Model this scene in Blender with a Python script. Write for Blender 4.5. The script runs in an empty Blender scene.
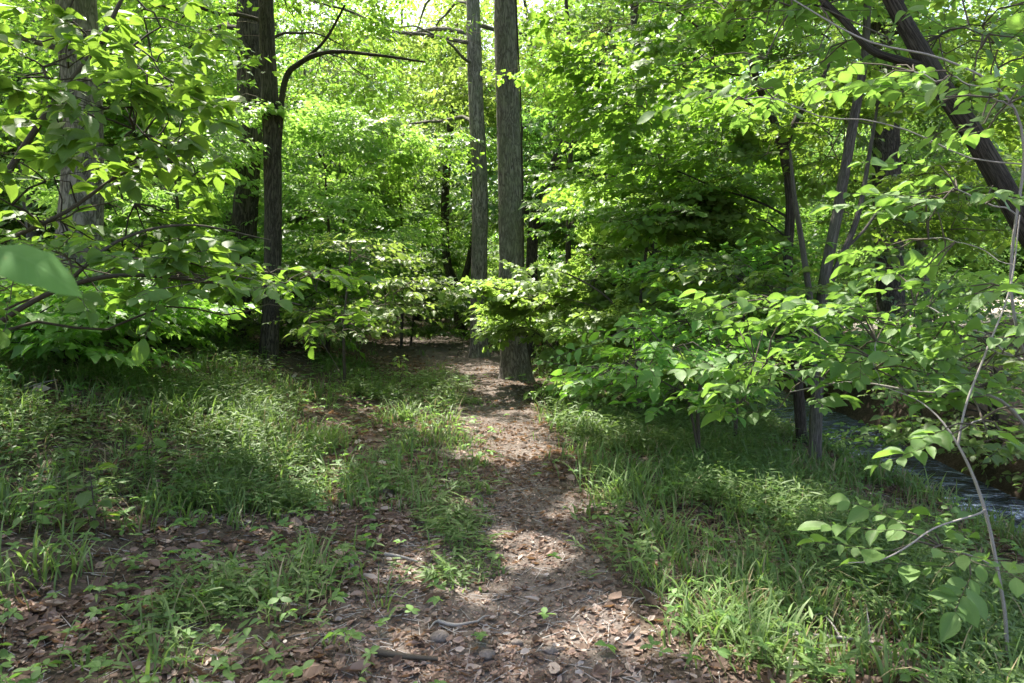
import bpy, math, random
import numpy as np
from mathutils import Vector
rng = np.random.default_rng(7)
random.seed(7)
C = bpy.context.scene.collection
SC = bpy.context.scene
F = 682.67; CAMZ = 1.6; PITCH = math.atan(41.5 / F)
SUN_EL = math.radians(62); SUN_AZ = math.radians(-32)          # azimuth from +Y (ahead), negative is left
SUN = np.array([math.sin(SUN_AZ) * math.cos(SUN_EL), math.cos(SUN_AZ) * math.cos(SUN_EL), math.sin(SUN_EL)])

def P(px, py, Y):
    """world point seen at pixel (px, py) at depth Y ahead of the camera"""
    x = (px - 512) / F; y = -(py - 341.5) / F
    c, s = math.cos(PITCH), math.sin(PITCH)
    d = (x, c + y * s, y * c - s)
    t = Y / d[1]
    return np.array([d[0] * t, Y, CAMZ + d[2] * t])

# ------------------------------------------------------------------ noise and terrain
def _hash(ix, iy, seed):
    h = (ix.astype(np.int64) * 374761393 + iy.astype(np.int64) * 668265263 + seed * 974634777) & 0x7fffffff
    h = ((h ^ (h >> 13)) * 1274126177) & 0x7fffffff
    return ((h ^ (h >> 16)) & 0xffff) / 65535.0
def vnoise(x, y, seed=0):
    x = np.asarray(x, float); y = np.asarray(y, float)
    ix = np.floor(x); iy = np.floor(y); fx = x - ix; fy = y - iy
    fx = fx * fx * (3 - 2 * fx); fy = fy * fy * (3 - 2 * fy)
    a = _hash(ix, iy, seed); b = _hash(ix + 1, iy, seed); c = _hash(ix, iy + 1, seed); d = _hash(ix + 1, iy + 1, seed)
    return (a * (1 - fx) + b * fx) * (1 - fy) + (c * (1 - fx) + d * fx) * fy
def fbm(x, y, seed=0, oct=3):
    v = 0; a = .5; t = 0
    for i in range(oct):
        v = v + a * vnoise(x * 2 ** i, y * 2 ** i, seed + i); t += a; a *= .5
    return v / t
def sstep(a, b, x):
    t = np.clip((np.asarray(x, float) - a) / (b - a), 0, 1); return t * t * (3 - 2 * t)
PATH_Y = [-8, 0, 3, 6.4, 9.1, 14, 19, 24, 31, 40, 60]
PATH_X = [.25, 0, -.08, -.2, -.28, -.75, -1.5, -2.5, -4.6, -8.5, -18]
PATH_W = [.8, .8, .76, .6, .55, .72, 1.15, 1.5, 1.8, 1.6, 1.3]
def path_c(y): return np.interp(y, PATH_Y, PATH_X)
def path_w(y): return np.interp(y, PATH_Y, PATH_W)
def stream_c(y):
    y = np.asarray(y, float)
    return 5.95 + .1 * (y - 8) * (y > 8) + .012 * np.maximum(y - 18, 0) ** 2 + .15 * np.sin(y * .5)
def gz(x, y):
    x = np.asarray(x, float); y = np.asarray(y, float)
    s = x - path_c(y)
    z = .19 * np.maximum(-s - 1.1, 0) * sstep(0, 3, -s - 1.1) + .004 * np.maximum(-s - 6, 0) ** 1.5
    z = np.minimum(z, 6)
    xs = stream_c(y)
    zr = -.095 * np.maximum(s - .7, 0)
    zr = np.maximum(zr, -.56)
    t = x - xs
    bank = sstep(-1.9, -.85, t)
    bed = -1.42
    zr = zr * (1 - bank) + bed * bank
    far = sstep(.75, 1.7, t)
    zfar = -.25 + .17 * np.maximum(t - 2, 0)
    zfar = np.minimum(zfar, 4.5)
    zr = zr * (1 - far) + zfar * far
    z = np.where(s > 0, zr, z)
    z = z - .05 * np.exp(-(s / .5) ** 2) + np.minimum(.03 * np.maximum(y - 17, 0), .9) * np.exp(-(s / 7) ** 2)
    z = z + (fbm(x * .55, y * .55, 3) - .5) * .22 * sstep(.5, 2, np.abs(s)) + (fbm(x * 2.3, y * 2.3, 9) - .5) * .07 + (vnoise(x * 7, y * 7, 5) - .5) * .018
    return z
def path_mask(x, y):
    s = np.abs(x - path_c(y)) + (fbm(x * 1.7, y * 1.7, 21) - .5) * .6
    return 1 - sstep(.75, 1.25, s / path_w(y))

# ------------------------------------------------------------------ mesh collecting
class Geo:
    def __init__(self): self.v = []; self.l = []; self.t = []; self.m = []; self.a = []; self.n = 0
    def add(self, v, loops, totals, mat=0, attr=None):
        v = np.asarray(v, np.float32).reshape(-1, 3)
        loops = np.asarray(loops, np.int32).ravel(); totals = np.asarray(totals, np.int32).ravel()
        self.v.append(v); self.l.append(loops + self.n); self.t.append(totals)
        self.m.append(np.full(len(totals), mat, np.int32) if np.isscalar(mat) else np.asarray(mat, np.int32))
        self.a.append(np.zeros((len(v), 3), np.float32) if attr is None else np.asarray(attr, np.float32))
        self.n += len(v)
    def build(self, name, mats, parent=None, smooth=True, origin=(0, 0, 0)):
        me = bpy.data.meshes.new(name)
        if self.n:
            v = np.concatenate(self.v) - np.asarray(origin, np.float32); l = np.concatenate(self.l); t = np.concatenate(self.t)
            me.vertices.add(len(v)); me.vertices.foreach_set('co', v.ravel())
            me.loops.add(len(l)); me.loops.foreach_set('vertex_index', l)
            me.polygons.add(len(t))
            st = np.zeros(len(t), np.int32); st[1:] = np.cumsum(t)[:-1]
            me.polygons.foreach_set('loop_start', st); me.polygons.foreach_set('loop_total', t)
            me.polygons.foreach_set('material_index', np.concatenate(self.m))
            me.polygons.foreach_set('use_smooth', np.full(len(t), smooth))
            at = me.attributes.new('luv', 'FLOAT_VECTOR', 'POINT'); at.data.foreach_set('vector', np.concatenate(self.a).ravel())
            me.update(calc_edges=True)
        for m in (mats if isinstance(mats, (list, tuple)) else [mats]): me.materials.append(m)
        o = bpy.data.objects.new(name, me); C.objects.link(o)
        if parent is not None: o.parent = parent
        return o
def norm(a): return a / np.maximum(np.linalg.norm(a, axis=-1, keepdims=True), 1e-9)

# leaf templates: x along the blade 0..1, y across, z normal
def leaf_tpl(kind):
    if kind == 'ovate':                      # 4 midrib + 3 each side, folded and drooping at the tip
        us = [0, .16, .34, .52, .7, .86, 1.0]; ws = [0, .15, .245, .26, .205, .095, 0]
        v = [(u, 0, -.1 * u ** 3) for u in us] + [(us[i] + .02, sg * ws[i], .05 * ws[i] / .26 - .08 * us[i] ** 3) for sg in (1, -1) for i in range(1, 6)]
        f = []
        for sg in (0, 1):
            o = 7 + 5 * sg
            q = [(0, 1, o)] + [(i, i + 1, o + i, o + i - 1) for i in range(1, 5)] + [(5, 6, o + 4)]
            f += q if sg == 0 else [t[::-1] for t in q]
    elif kind == 'broad':                    # five soft lobes, for maple-like trees
        v = [(0, 0, 0), (.5, 0, .0), (1, 0, -.12), (.12, .3, .02), (.3, .52, -.04), (.48, .26, .03), (.74, .34, -.05),
             (.12, -.3, .02), (.3, -.52, -.04), (.48, -.26, .03), (.74, -.34, -.05)]
        f = [(0, 1, 5, 3), (3, 5, 4), (1, 2, 6, 5), (0, 7, 9, 1), (7, 8, 9), (1, 9, 10, 2)]
    elif kind == 'blade':
        v = [(0, 0, 0), (.4, 0, .0), (1, 0, -.1), (.25, .07, .02), (.6, .06, 0.0), (.25, -.07, .02), (.6, -.06, 0.0)]
        f = [(0, 1, 3), (1, 4, 3), (1, 2, 4), (0, 5, 1), (1, 5, 6), (1, 6, 2)]
    elif kind == 'dry':                      # curled litter leaf
        v = [(0, 0, .08), (.5, 0, 0), (1, 0, .16), (.2, .22, .12), (.6, .26, .17), (.2, -.22, .1), (.6, -.26, .02), (.85, .12, .12), (.85, -.12, .1)]
        f = [(0, 1, 4, 3), (1, 2, 7, 4), (0, 5, 6, 1), (1, 6, 8, 2)]
    else:                                    # simple far leaf: two folded triangles each side
        v = [(0, 0, 0), (.5, 0, -.0), (1, 0, -.1), (.42, .27, .06), (.42, -.27, .06)]
        f = [(0, 1, 3), (1, 2, 3), (0, 4, 1), (1, 4, 2)]
    v = np.array(v, float); lo = np.concatenate([np.array(q) for q in f]); to = np.array([len(q) for q in f])
    return v, lo, to
TPL = {k: [leaf_tpl(k)] for k in ('ovate', 'broad', 'blade', 'dry', 'far')}
def vary(t, fold, droop, skew, ruf):
    v, lo, to = t; v = v.copy(); x, y = v[:, 0].copy(), v[:, 1].copy()
    v[:, 2] += fold * np.abs(y) - droop * x * x + ruf * np.sin(x * 7 + y * 5); v[:, 1] += skew * np.sin(x * 3.0) * .5 + 0 * y
    return v, lo, to
for k in ('ovate', 'broad', 'dry', 'far'):
    t = TPL[k][0]; TPL[k] = [vary(t, .0, .0, .0, .0), vary(t, .35, .14, .06, .02), vary(t, -.25, .22, -.07, .03), vary(t, .15, -.1, .1, -.03), vary(t, .6, .05, -.03, .02)]
def leaves(geo, kind, p, d, n, L, tone, mat=0, width=1.0):
    k = len(p)
    if k == 0: return
    L = np.broadcast_to(L, (k,)); tone = np.broadcast_to(tone, (k,)); width = np.broadcast_to(width, (k,)) * np.ones(k) * rng.uniform(.82, 1.2, k)
    w = rng.integers(0, len(TPL[kind]), k)
    for q, t in enumerate(TPL[kind]):
        m = w == q
        if m.any(): leaves1(geo, t, p[m], d[m], n[m], L[m], tone[m], mat, width[m])
def leaves1(geo, tpl, p, d, n, L, tone, mat, width):
    """p, d, n: (k,3) origin, direction, approximate normal; L: (k,) length"""
    tv, lo, to = tpl
    d = norm(d); s = norm(np.cross(n, d)); n2 = np.cross(d, s)
    k = len(p); m = len(tv)
    L = np.broadcast_to(L, (k,)); wd = np.broadcast_to(width, (k,)) * np.ones(k)
    v = p[:, None] + L[:, None, None] * (tv[None, :, 0:1] * d[:, None] + tv[None, :, 1:2] * wd[:, None, None] * s[:, None] + tv[None, :, 2:3] * n2[:, None])
    loops = (lo[None] + (np.arange(k) * m)[:, None])
    at = np.empty((k, m, 3), np.float32); at[..., 0] = tv[None, :, 0]; at[..., 1] = tv[None, :, 1]; at[..., 2] = np.asarray(tone)[:, None]
    geo.add(v, loops, np.tile(to, k), mat, at.reshape(-1, 3))
def segs(geo, A, B, ra, rb, mat=0, sides=3):
    k = len(A)
    if k == 0: return
    d = norm(B - A); up = np.where(np.abs(d[:, 2:3]) > .9, np.array([[1., 0, 0]]), np.array([[0, 0, 1.]]))
    s = norm(np.cross(d, up)); t = np.cross(s, d)
    ra = np.broadcast_to(ra, (k,)); rb = np.broadcast_to(rb, (k,))
    an = np.arange(sides) * 2 * math.pi / sides
    ring = np.cos(an)[None, :, None] * s[:, None] + np.sin(an)[None, :, None] * t[:, None]
    v = np.concatenate([A[:, None] + ring * ra[:, None, None], B[:, None] + ring * rb[:, None, None]], axis=1)
    q = []
    for i in range(sides): j = (i + 1) % sides; q += [i, j, sides + j, sides + i]
    loops = np.array(q)[None] + (np.arange(k) * 2 * sides)[:, None]
    geo.add(v, loops, np.full(k * sides, 4), mat)
def resample(pts, n):
    """smooth Catmull-Rom through pts, n samples; last column may hold a radius"""
    pts = np.asarray(pts, float)
    ext = np.vstack([2 * pts[0] - pts[1], pts, 2 * pts[-1] - pts[-2]])
    seg = np.linalg.norm(np.diff(pts[:, :3], axis=0), axis=1); cum = np.concatenate([[0], np.cumsum(seg)])
    s = np.linspace(0, cum[-1], n); i = np.clip(np.searchsorted(cum, s, 'right') - 1, 0, len(seg) - 1)
    t = ((s - cum[i]) / np.maximum(seg[i], 1e-9))[:, None]
    p0, p1, p2, p3 = ext[i], ext[i + 1], ext[i + 2], ext[i + 3]
    return .5 * (2 * p1 + (p2 - p0) * t + (2 * p0 - 5 * p1 + 4 * p2 - p3) * t * t + (3 * p1 - p0 - 3 * p2 + p3) * t ** 3)
def tube(geo, pts, radii, sides=8, n=None, mat=0, rough=0, seed=0, flare=0, ridges=0):
    q = np.column_stack([np.asarray(pts, float), np.asarray(radii, float)])
    n = n or max(4, len(pts) * 3)
    q = resample(q, n); p = q[:, :3]; r = np.maximum(q[:, 3], .0008)
    d = norm(np.gradient(p, axis=0))
    ref = np.array([1., 0, 0]) if abs(d[0][2]) > .6 else np.array([0, 0, 1.])
    S = []; s = norm(np.cross(d[0], ref))
    for i in range(n):
        s = norm(s - d[i] * np.dot(s, d[i])); S.append(s)
    S = np.array(S); T = np.cross(d, S)
    an = np.arange(sides) * 2 * math.pi / sides
    arc = np.concatenate([[0], np.cumsum(np.linalg.norm(np.diff(p, axis=0), axis=1))])
    R = np.repeat(r[:, None], sides, 1)
    if rough or ridges:
        cx = np.cos(an) * 2; cy = np.sin(an) * 2
        for o in (0,):
            R = R * (1 + rough * (2 * fbm(cx[None] + arc[:, None] * .8 + seed * 3.1, cy[None] + arc[:, None] * .55 + seed, 40 + seed) - 1))
        if ridges:
            k = 9
            ph = an[None] * k + 2.6 * fbm(arc[:, None] * 2.2 + an[None] * 0, an[None] * 1.5, 60 + seed) * 2 * math.pi
            rid = np.abs(np.sin(ph / 2 * 1.0)) ** .6
            rid2 = vnoise(np.cos(an)[None] * r[:, None] * 26 + 50, arc[:, None] * 5 + np.sin(an)[None] * r[:, None] * 26 + seed, 70 + seed)
            R = R + ridges * (rid - .6 + .9 * (rid2 - .5))
    if flare:
        hh = arc[:, None]
        lob = 1 + .35 * np.sin(an * 5 + seed)[None] + .2 * np.sin(an * 3 + 2 * seed)[None]
        R = R + r[0] * flare * np.exp(-hh / .22) * lob
    v = p[:, None] + R[:, :, None] * (np.cos(an)[None, :, None] * S[:, None] + np.sin(an)[None, :, None] * T[:, None])
    i = np.arange(n - 1)[:, None] * sides; j = np.arange(sides)[None]; jn = (j + 1) % sides
    loops = np.stack([i + j, i + jn, i + sides + jn, i + sides + j], -1)
    at = np.zeros((n, sides, 3), np.float32); at[..., 0] = arc[:, None]; at[..., 1] = an[None] / 6.283
    geo.add(v.reshape(-1, 3), loops, np.full((n - 1) * sides, 4), mat, at.reshape(-1, 3))
    geo.add(v[-1], np.arange(sides), [sides], mat)
    return p, r

# ------------------------------------------------------------------ materials
def newmat(name):
    m = bpy.data.materials.new(name); m.use_nodes = True; nt = m.node_tree; nt.nodes.clear()
    out = nt.nodes.new('ShaderNodeOutputMaterial')
    def N(t, **kw):
        n = nt.nodes.new(t)
        for k, v in kw.items():
            if k in n.inputs.keys(): n.inputs[k].default_value = v
            else: setattr(n, k, v)
        return n
    return m, nt, out, N, nt.links.new
def ramp(N, stops, interp='LINEAR'):
    r = N('ShaderNodeValToRGB'); r.color_ramp.interpolation = interp
    el = r.color_ramp.elements
    while len(el) < len(stops): el.new(.5)
    for e, (p, c) in zip(el, stops): e.position = p; e.color = (*c, 1)
    return r
def leafmat(name, dark, light, trans, veins=False, rough=.42, spec=.4):
    m, nt, out, N, L = newmat(name)
    at = N('ShaderNodeAttribute', attribute_name='luv'); sep = N('ShaderNodeSeparateXYZ'); L(at.outputs['Vector'], sep.inputs[0])
    cr = ramp(N, [(0, dark), (1, light)]); L(sep.outputs['Z'], cr.inputs[0])
    col = cr.outputs[0]
    tr = ramp(N, [(0, tuple(c * .72 for c in trans)), (1, trans)]); L(sep.outputs['Z'], tr.inputs[0])
    tcol = tr.outputs[0]
    geo = N('ShaderNodeNewGeometry'); noi = N('ShaderNodeTexNoise', Scale=11.0, Detail=2.0); L(geo.outputs['Position'], noi.inputs['Vector'])
    hs = N('ShaderNodeHueSaturation'); 
    mr = N('ShaderNodeMapRange'); mr.inputs[3].default_value = .75; mr.inputs[4].default_value = 1.25; L(noi.outputs[0], mr.inputs[0]); oi = N('ShaderNodeObjectInfo'); mo = N('ShaderNodeMapRange'); mo.inputs[3].default_value = .72; mo.inputs[4].default_value = 1.2; L(oi.outputs['Random'], mo.inputs[0])
    mh = N('ShaderNodeMapRange'); mh.inputs[3].default_value = .485; mh.inputs[4].default_value = .515; L(oi.outputs['Random'], mh.inputs[0])
    vv = N('ShaderNodeMath', operation='MULTIPLY'); L(mr.outputs[0], vv.inputs[0]); L(mo.outputs[0], vv.inputs[1]); L(vv.outputs[0], hs.inputs['Value']); L(mh.outputs[0], hs.inputs['Hue']); L(col, hs.inputs['Color']); col = hs.outputs[0]
    h2 = N('ShaderNodeHueSaturation'); L(mo.outputs[0], h2.inputs['Value']); L(mh.outputs[0], h2.inputs['Hue']); L(tcol, h2.inputs['Color']); tcol = h2.outputs[0]
    if veins:                                # brown blemishes
        ns = N('ShaderNodeTexNoise', Scale=55.0, Detail=3.0); L(geo.outputs['Position'], ns.inputs['Vector']); sr = ramp(N, [(.66, (0, 0, 0)), (.74, (1, 1, 1))]); L(ns.outputs[0], sr.inputs[0])
        sm = N('ShaderNodeMix', data_type='RGBA'); sf = N('ShaderNodeMath', operation='MULTIPLY'); sf.inputs[1].default_value = .55; L(sr.outputs[0], sf.inputs[0]); L(sf.outputs[0], sm.inputs[0]); L(col, sm.inputs[6]); sm.inputs[7].default_value = (.12, .09, .03, 1); col = sm.outputs[2]
    pr = N('ShaderNodeBsdfPrincipled', Roughness=rough); pr.inputs['Specular IOR Level'].default_value = spec
    if veins:
        av = N('ShaderNodeMath', operation='ABSOLUTE'); L(sep.outputs['Y'], av.inputs[0])
        mul = N('ShaderNodeMath', operation='MULTIPLY'); mul.inputs[1].default_value = -.85; L(av.outputs[0], mul.inputs[0])
        ad = N('ShaderNodeMath', operation='ADD'); L(sep.outputs['X'], ad.inputs[0]); L(mul.outputs[0], ad.inputs[1])
        sc = N('ShaderNodeMath', operation='MULTIPLY'); sc.inputs[1].default_value = 9; L(ad.outputs[0], sc.inputs[0])
        pp = N('ShaderNodeMath', operation='PINGPONG'); pp.inputs[1].default_value = .5; L(sc.outputs[0], pp.inputs[0])
        v1 = N('ShaderNodeMapRange'); v1.inputs[1].default_value = 0; v1.inputs[2].default_value = .1; v1.inputs[3].default_value = 1; v1.inputs[4].default_value = 0; L(pp.outputs[0], v1.inputs[0])
        v2 = N('ShaderNodeMapRange'); v2.inputs[1].default_value = .006; v2.inputs[2].default_value = .022; v2.inputs[3].default_value = 1; v2.inputs[4].default_value = 0; L(av.outputs[0], v2.inputs[0])
        mx = N('ShaderNodeMath', operation='MAXIMUM'); L(v1.outputs[0], mx.inputs[0]); L(v2.outputs[0], mx.inputs[1])
        mc = N('ShaderNodeMix', data_type='RGBA'); mfac = N('ShaderNodeMath', operation='MULTIPLY'); mfac.inputs[1].default_value = .22; L(mx.outputs[0], mfac.inputs[0]); L(mfac.outputs[0], mc.inputs[0]); L(col, mc.inputs[6]); mc.inputs[7].default_value = (light[0] * 1.5, light[1] * 1.4, light[2] * 1.8, 1); col = mc.outputs[2]
        bp = N('ShaderNodeBump', Strength=.2, Distance=.004); bp.invert = True; L(mx.outputs[0], bp.inputs['Height']); L(bp.outputs[0], pr.inputs['Normal'])
    L(col, pr.inputs['Base Color'])
    tl = N('ShaderNodeBsdfTranslucent'); L(tcol, tl.inputs[0])
    ad = N('ShaderNodeAddShader'); L(pr.outputs[0], ad.inputs[0]); L(tl.outputs[0], ad.inputs[1]); L(ad.outputs[0], out.inputs[0])
    return m
def barkmat(name, c1, c2, scale=9, moss=0.0, bump=.6):
    m, nt, out, N, L = newmat(name)
    tc = N('ShaderNodeTexCoord'); at = N('ShaderNodeAttribute', attribute_name='luv'); sp = N('ShaderNodeSeparateXYZ'); L(at.outputs['Vector'], sp.inputs[0])
    def mth(op, p, q=None):
        n = N('ShaderNodeMath', operation=op)
        for i, w in enumerate((p, q)):
            if w is None: continue
            if isinstance(w, (int, float)): n.inputs[i].default_value = w
            else: L(w, n.inputs[i])
        return n.outputs[0]
    an = mth('MULTIPLY', sp.outputs['Y'], 6.2832); cb = N('ShaderNodeCombineXYZ')
    L(mth('MULTIPLY', mth('COSINE', an), .22), cb.inputs[0]); L(mth('MULTIPLY', mth('SINE', an), .22), cb.inputs[1]); L(mth('MULTIPLY', sp.outputs['X'], .2), cb.inputs[2])
    oi = N('ShaderNodeObjectInfo'); ofs = N('ShaderNodeVectorMath', operation='ADD'); L(cb.outputs[0], ofs.inputs[0]); L(oi.outputs['Location'], ofs.inputs[1])
    n1 = N('ShaderNodeTexNoise', Scale=scale * 1.5, Detail=7.0, Roughness=.62, Distortion=.9); L(ofs.outputs[0], n1.inputs['Vector'])
    nf = N('ShaderNodeTexNoise', Scale=scale * 6.0, Detail=4.0, Roughness=.7); L(ofs.outputs[0], nf.inputs['Vector'])
    n2 = N('ShaderNodeTexNoise', Scale=1.7, Detail=5.0, Roughness=.6); L(tc.outputs['Object'], n2.inputs['Vector'])
    rid = mth('ABSOLUTE', mth('SUBTRACT', n1.outputs[0], .5))
    mr = N('ShaderNodeMapRange'); mr.inputs[2].default_value = .11; L(rid, mr.inputs[0])
    hn = mth('ADD', mth('MULTIPLY', mr.outputs[0], .6), mth('MULTIPLY', nf.outputs[0], .4))
    class _H: pass
    hm = _H(); hm.outputs = [hn]
    cr = ramp(N, [(.18, c1), (.62, c2), (.9, tuple(min(1, c * 1.35) for c in c2))]); L(hm.outputs[0], cr.inputs[0])
    mc = N('ShaderNodeMix', data_type='RGBA'); fr = ramp(N, [(.42, (0, 0, 0)), (.7, (1, 1, 1))]); L(n2.outputs[0], fr.inputs[0])
    mm = N('ShaderNodeMath', operation='MULTIPLY'); mm.inputs[1].default_value = moss; L(fr.outputs[0], mm.inputs[0]); L(mm.outputs[0], mc.inputs[0]); L(cr.outputs[0], mc.inputs[6]); mc.inputs[7].default_value = (.16, .18, .11, 1)
    pr = N('ShaderNodeBsdfPrincipled', Roughness=.9); pr.inputs['Specular IOR Level'].default_value = .15; L(mc.outputs[2], pr.inputs['Base Color'])
    bp = N('ShaderNodeBump', Strength=bump, Distance=.03); L(hm.outputs[0], bp.inputs['Height']); L(bp.outputs[0], pr.inputs['Normal'])
    L(pr.outputs[0], out.inputs[0]); return m
M = {}
M['near'] = leafmat('spicebush_leaf', (.04, .08, .02), (.085, .14, .038), (.14, .245, .035), veins=True, rough=.52, spec=.2)
M['nearbright'] = leafmat('pawpaw_leaf', (.042, .088, .02), (.085, .145, .033), (.16, .29, .03), veins=True, rough=.52, spec=.2)
M['bigleaf'] = leafmat('broad_leaf', (.04, .09, .025), (.07, .13, .038), (.13, .23, .045), veins=True, rough=.75, spec=.06)
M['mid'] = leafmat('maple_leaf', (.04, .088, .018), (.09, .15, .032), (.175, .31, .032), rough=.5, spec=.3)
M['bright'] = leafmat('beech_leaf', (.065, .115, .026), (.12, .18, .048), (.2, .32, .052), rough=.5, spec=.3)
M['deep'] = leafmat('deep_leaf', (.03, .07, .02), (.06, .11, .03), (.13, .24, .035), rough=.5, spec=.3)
M['grass'] = leafmat('grass_blade', (.04, .075, .02), (.1, .142, .042), (.1, .155, .03), rough=.55, spec=.25)
M['drygrass'] = leafmat('dry_grass', (.14, .11, .06), (.32, .26, .16), (.1, .08, .04), rough=.8, spec=.2)
M['bark'] = barkmat('grey_bark', (.05, .042, .036), (.165, .148, .13), 12, .5)
M['darkbark'] = barkmat('dark_bark', (.02, .016, .013), (.085, .07, .058), 10, .15)
M['palebark'] = barkmat('pale_bark', (.06, .05, .042), (.24, .21, .185), 9, .5)
M['twig'] = barkmat('twig_bark', (.04, .032, .024), (.11, .09, .07), 30, .1, .2)
M['paletwig'] = barkmat('weathered_wood', (.16, .14, .12), (.36, .33, .3), 30, .0, .3)
def litmat():
    m, nt, out, N, L = newmat('dry_leaf')
    at = N('ShaderNodeAttribute', attribute_name='luv'); sep = N('ShaderNodeSeparateXYZ'); L(at.outputs['Vector'], sep.inputs[0])
    cr = ramp(N, [(0, (.045, .03, .022)), (.3, (.11, .074, .055)), (.55, (.21, .145, .113)), (.8, (.3, .24, .2)), (1, (.4, .35, .31))]); L(sep.outputs['Z'], cr.inputs[0])
    pr = N('ShaderNodeBsdfPrincipled', Roughness=.75); pr.inputs['Specular IOR Level'].default_value = .25; L(cr.outputs[0], pr.inputs['Base Color'])
    tl = N('ShaderNodeBsdfTranslucent'); tl.inputs[0].default_value = (.08, .045, .02, 1)
    ad = N('ShaderNodeAddShader'); L(pr.outputs[0], ad.inputs[0]); L(tl.outputs[0], ad.inputs[1]); L(ad.outputs[0], out.inputs[0]); return m
M['litter'] = litmat()
def groundmat(name, stops, s=1.0):
    m, nt, out, N, L = newmat(name)
    tc = N('ShaderNodeNewGeometry'); pos = tc.outputs['Position']
    v1 = N('ShaderNodeTexVoronoi', Scale=17.0 * s, Randomness=1.0); L(pos, v1.inputs['Vector'])
    v2 = N('ShaderNodeTexVoronoi', Scale=41.0 * s); L(pos, v2.inputs['Vector'])
    n1 = N('ShaderNodeTexNoise', Scale=1.3, Detail=5.0); L(pos, n1.inputs['Vector'])
    n2 = N('ShaderNodeTexNoise', Scale=60.0, Detail=4.0); L(pos, n2.inputs['Vector'])
    s1 = N('ShaderNodeSeparateColor'); L(v1.outputs['Color'], s1.inputs[0]); s2 = N('ShaderNodeSeparateColor'); L(v2.outputs['Color'], s2.inputs[0])
    def mth(op, a, b):
        q = N('ShaderNodeMath', operation=op)
        for i, w in enumerate((a, b)):
            if isinstance(w, (int, float)): q.inputs[i].default_value = w
            else: L(w, q.inputs[i])
        return q.outputs[0]
    mix = mth('ADD', mth('MULTIPLY', s1.outputs[0], .10), mth('ADD', mth('MULTIPLY', s2.outputs[0], .16), mth('ADD', mth('MULTIPLY', n1.outputs[0], .44), mth('MULTIPLY', n2.outputs[0], .4))))
    cr = ramp(N, stops); L(mix, cr.inputs[0])
    pr = N('ShaderNodeBsdfPrincipled', Roughness=.92); pr.inputs['Specular IOR Level'].default_value = .1; L(cr.outputs[0], pr.inputs['Base Color'])
    bp = N('ShaderNodeBump', Strength=.8, Distance=.03); L(mix, bp.inputs['Height']); L(bp.outputs[0], pr.inputs['Normal'])
    L(pr.outputs[0], out.inputs[0]); return m
M['ground'] = groundmat('forest_floor', [(.25, (.025, .019, .014)), (.5, (.065, .049, .036)), (.7, (.125, .097, .075)), (.9, (.24, .19, .15))])
M['path'] = groundmat('trodden_earth', [(.2, (.045, .034, .027)), (.5, (.105, .085, .072)), (.7, (.18, .15, .13)), (.9, (.32, .28, .25))], 1.6)
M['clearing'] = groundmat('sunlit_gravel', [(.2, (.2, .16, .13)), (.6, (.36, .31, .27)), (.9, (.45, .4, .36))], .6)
M['stone'] = groundmat('pebble', [(.2, (.08, .065, .055)), (.6, (.16, .135, .118)), (.9, (.25, .22, .2))], 2.0)
def watermat():
    m, nt, out, N, L = newmat('stream_water')
    g = N('ShaderNodeNewGeometry'); mp = N('ShaderNodeMapping'); mp.inputs['Scale'].default_value = (1.0, 2.2, 1); L(g.outputs['Position'], mp.inputs[0])
    n1 = N('ShaderNodeTexNoise', Scale=5.0, Detail=4.0, Distortion=1.2); L(mp.outputs[0], n1.inputs['Vector'])
    pr = N('ShaderNodeBsdfPrincipled', Roughness=.07); pr.inputs['IOR'].default_value = 1.33; pr.inputs['Specular IOR Level'].default_value = .9
    cr = ramp(N, [(.45, (.02, .03, .04)), (.56, (.11, .15, .24)), (.7, (.5, .58, .74))]); n2 = N('ShaderNodeTexNoise', Scale=3.2, Detail=6.0, Roughness=.7, Distortion=.8); L(mp.outputs[0], n2.inputs['Vector']); L(n2.outputs[0], cr.inputs[0]); L(cr.outputs[0], pr.inputs['Base Color'])  # base colour holds foam streaks plus painted blue-white glints of sky
    bp = N('ShaderNodeBump', Strength=.9, Distance=.06); L(n1.outputs[0], bp.inputs['Height']); L(bp.outputs[0], pr.inputs['Normal']); L(pr.outputs[0], out.inputs[0]); return m
M['water'] = watermat()

# ------------------------------------------------------------------ tagging
def tag(o, label=None, cat=None, group=None, kind=None):
    if label: o['label'] = label
    if cat: o['category'] = cat
    if group: o['group'] = group
    if kind: o['kind'] = kind
    return o
def empty(name, loc, label, cat, group=None):
    o = bpy.data.objects.new(name, None); C.objects.link(o); o.location = [float(q) for q in loc]; o.empty_display_size = .2
    return tag(o, label, cat, group)

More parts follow.
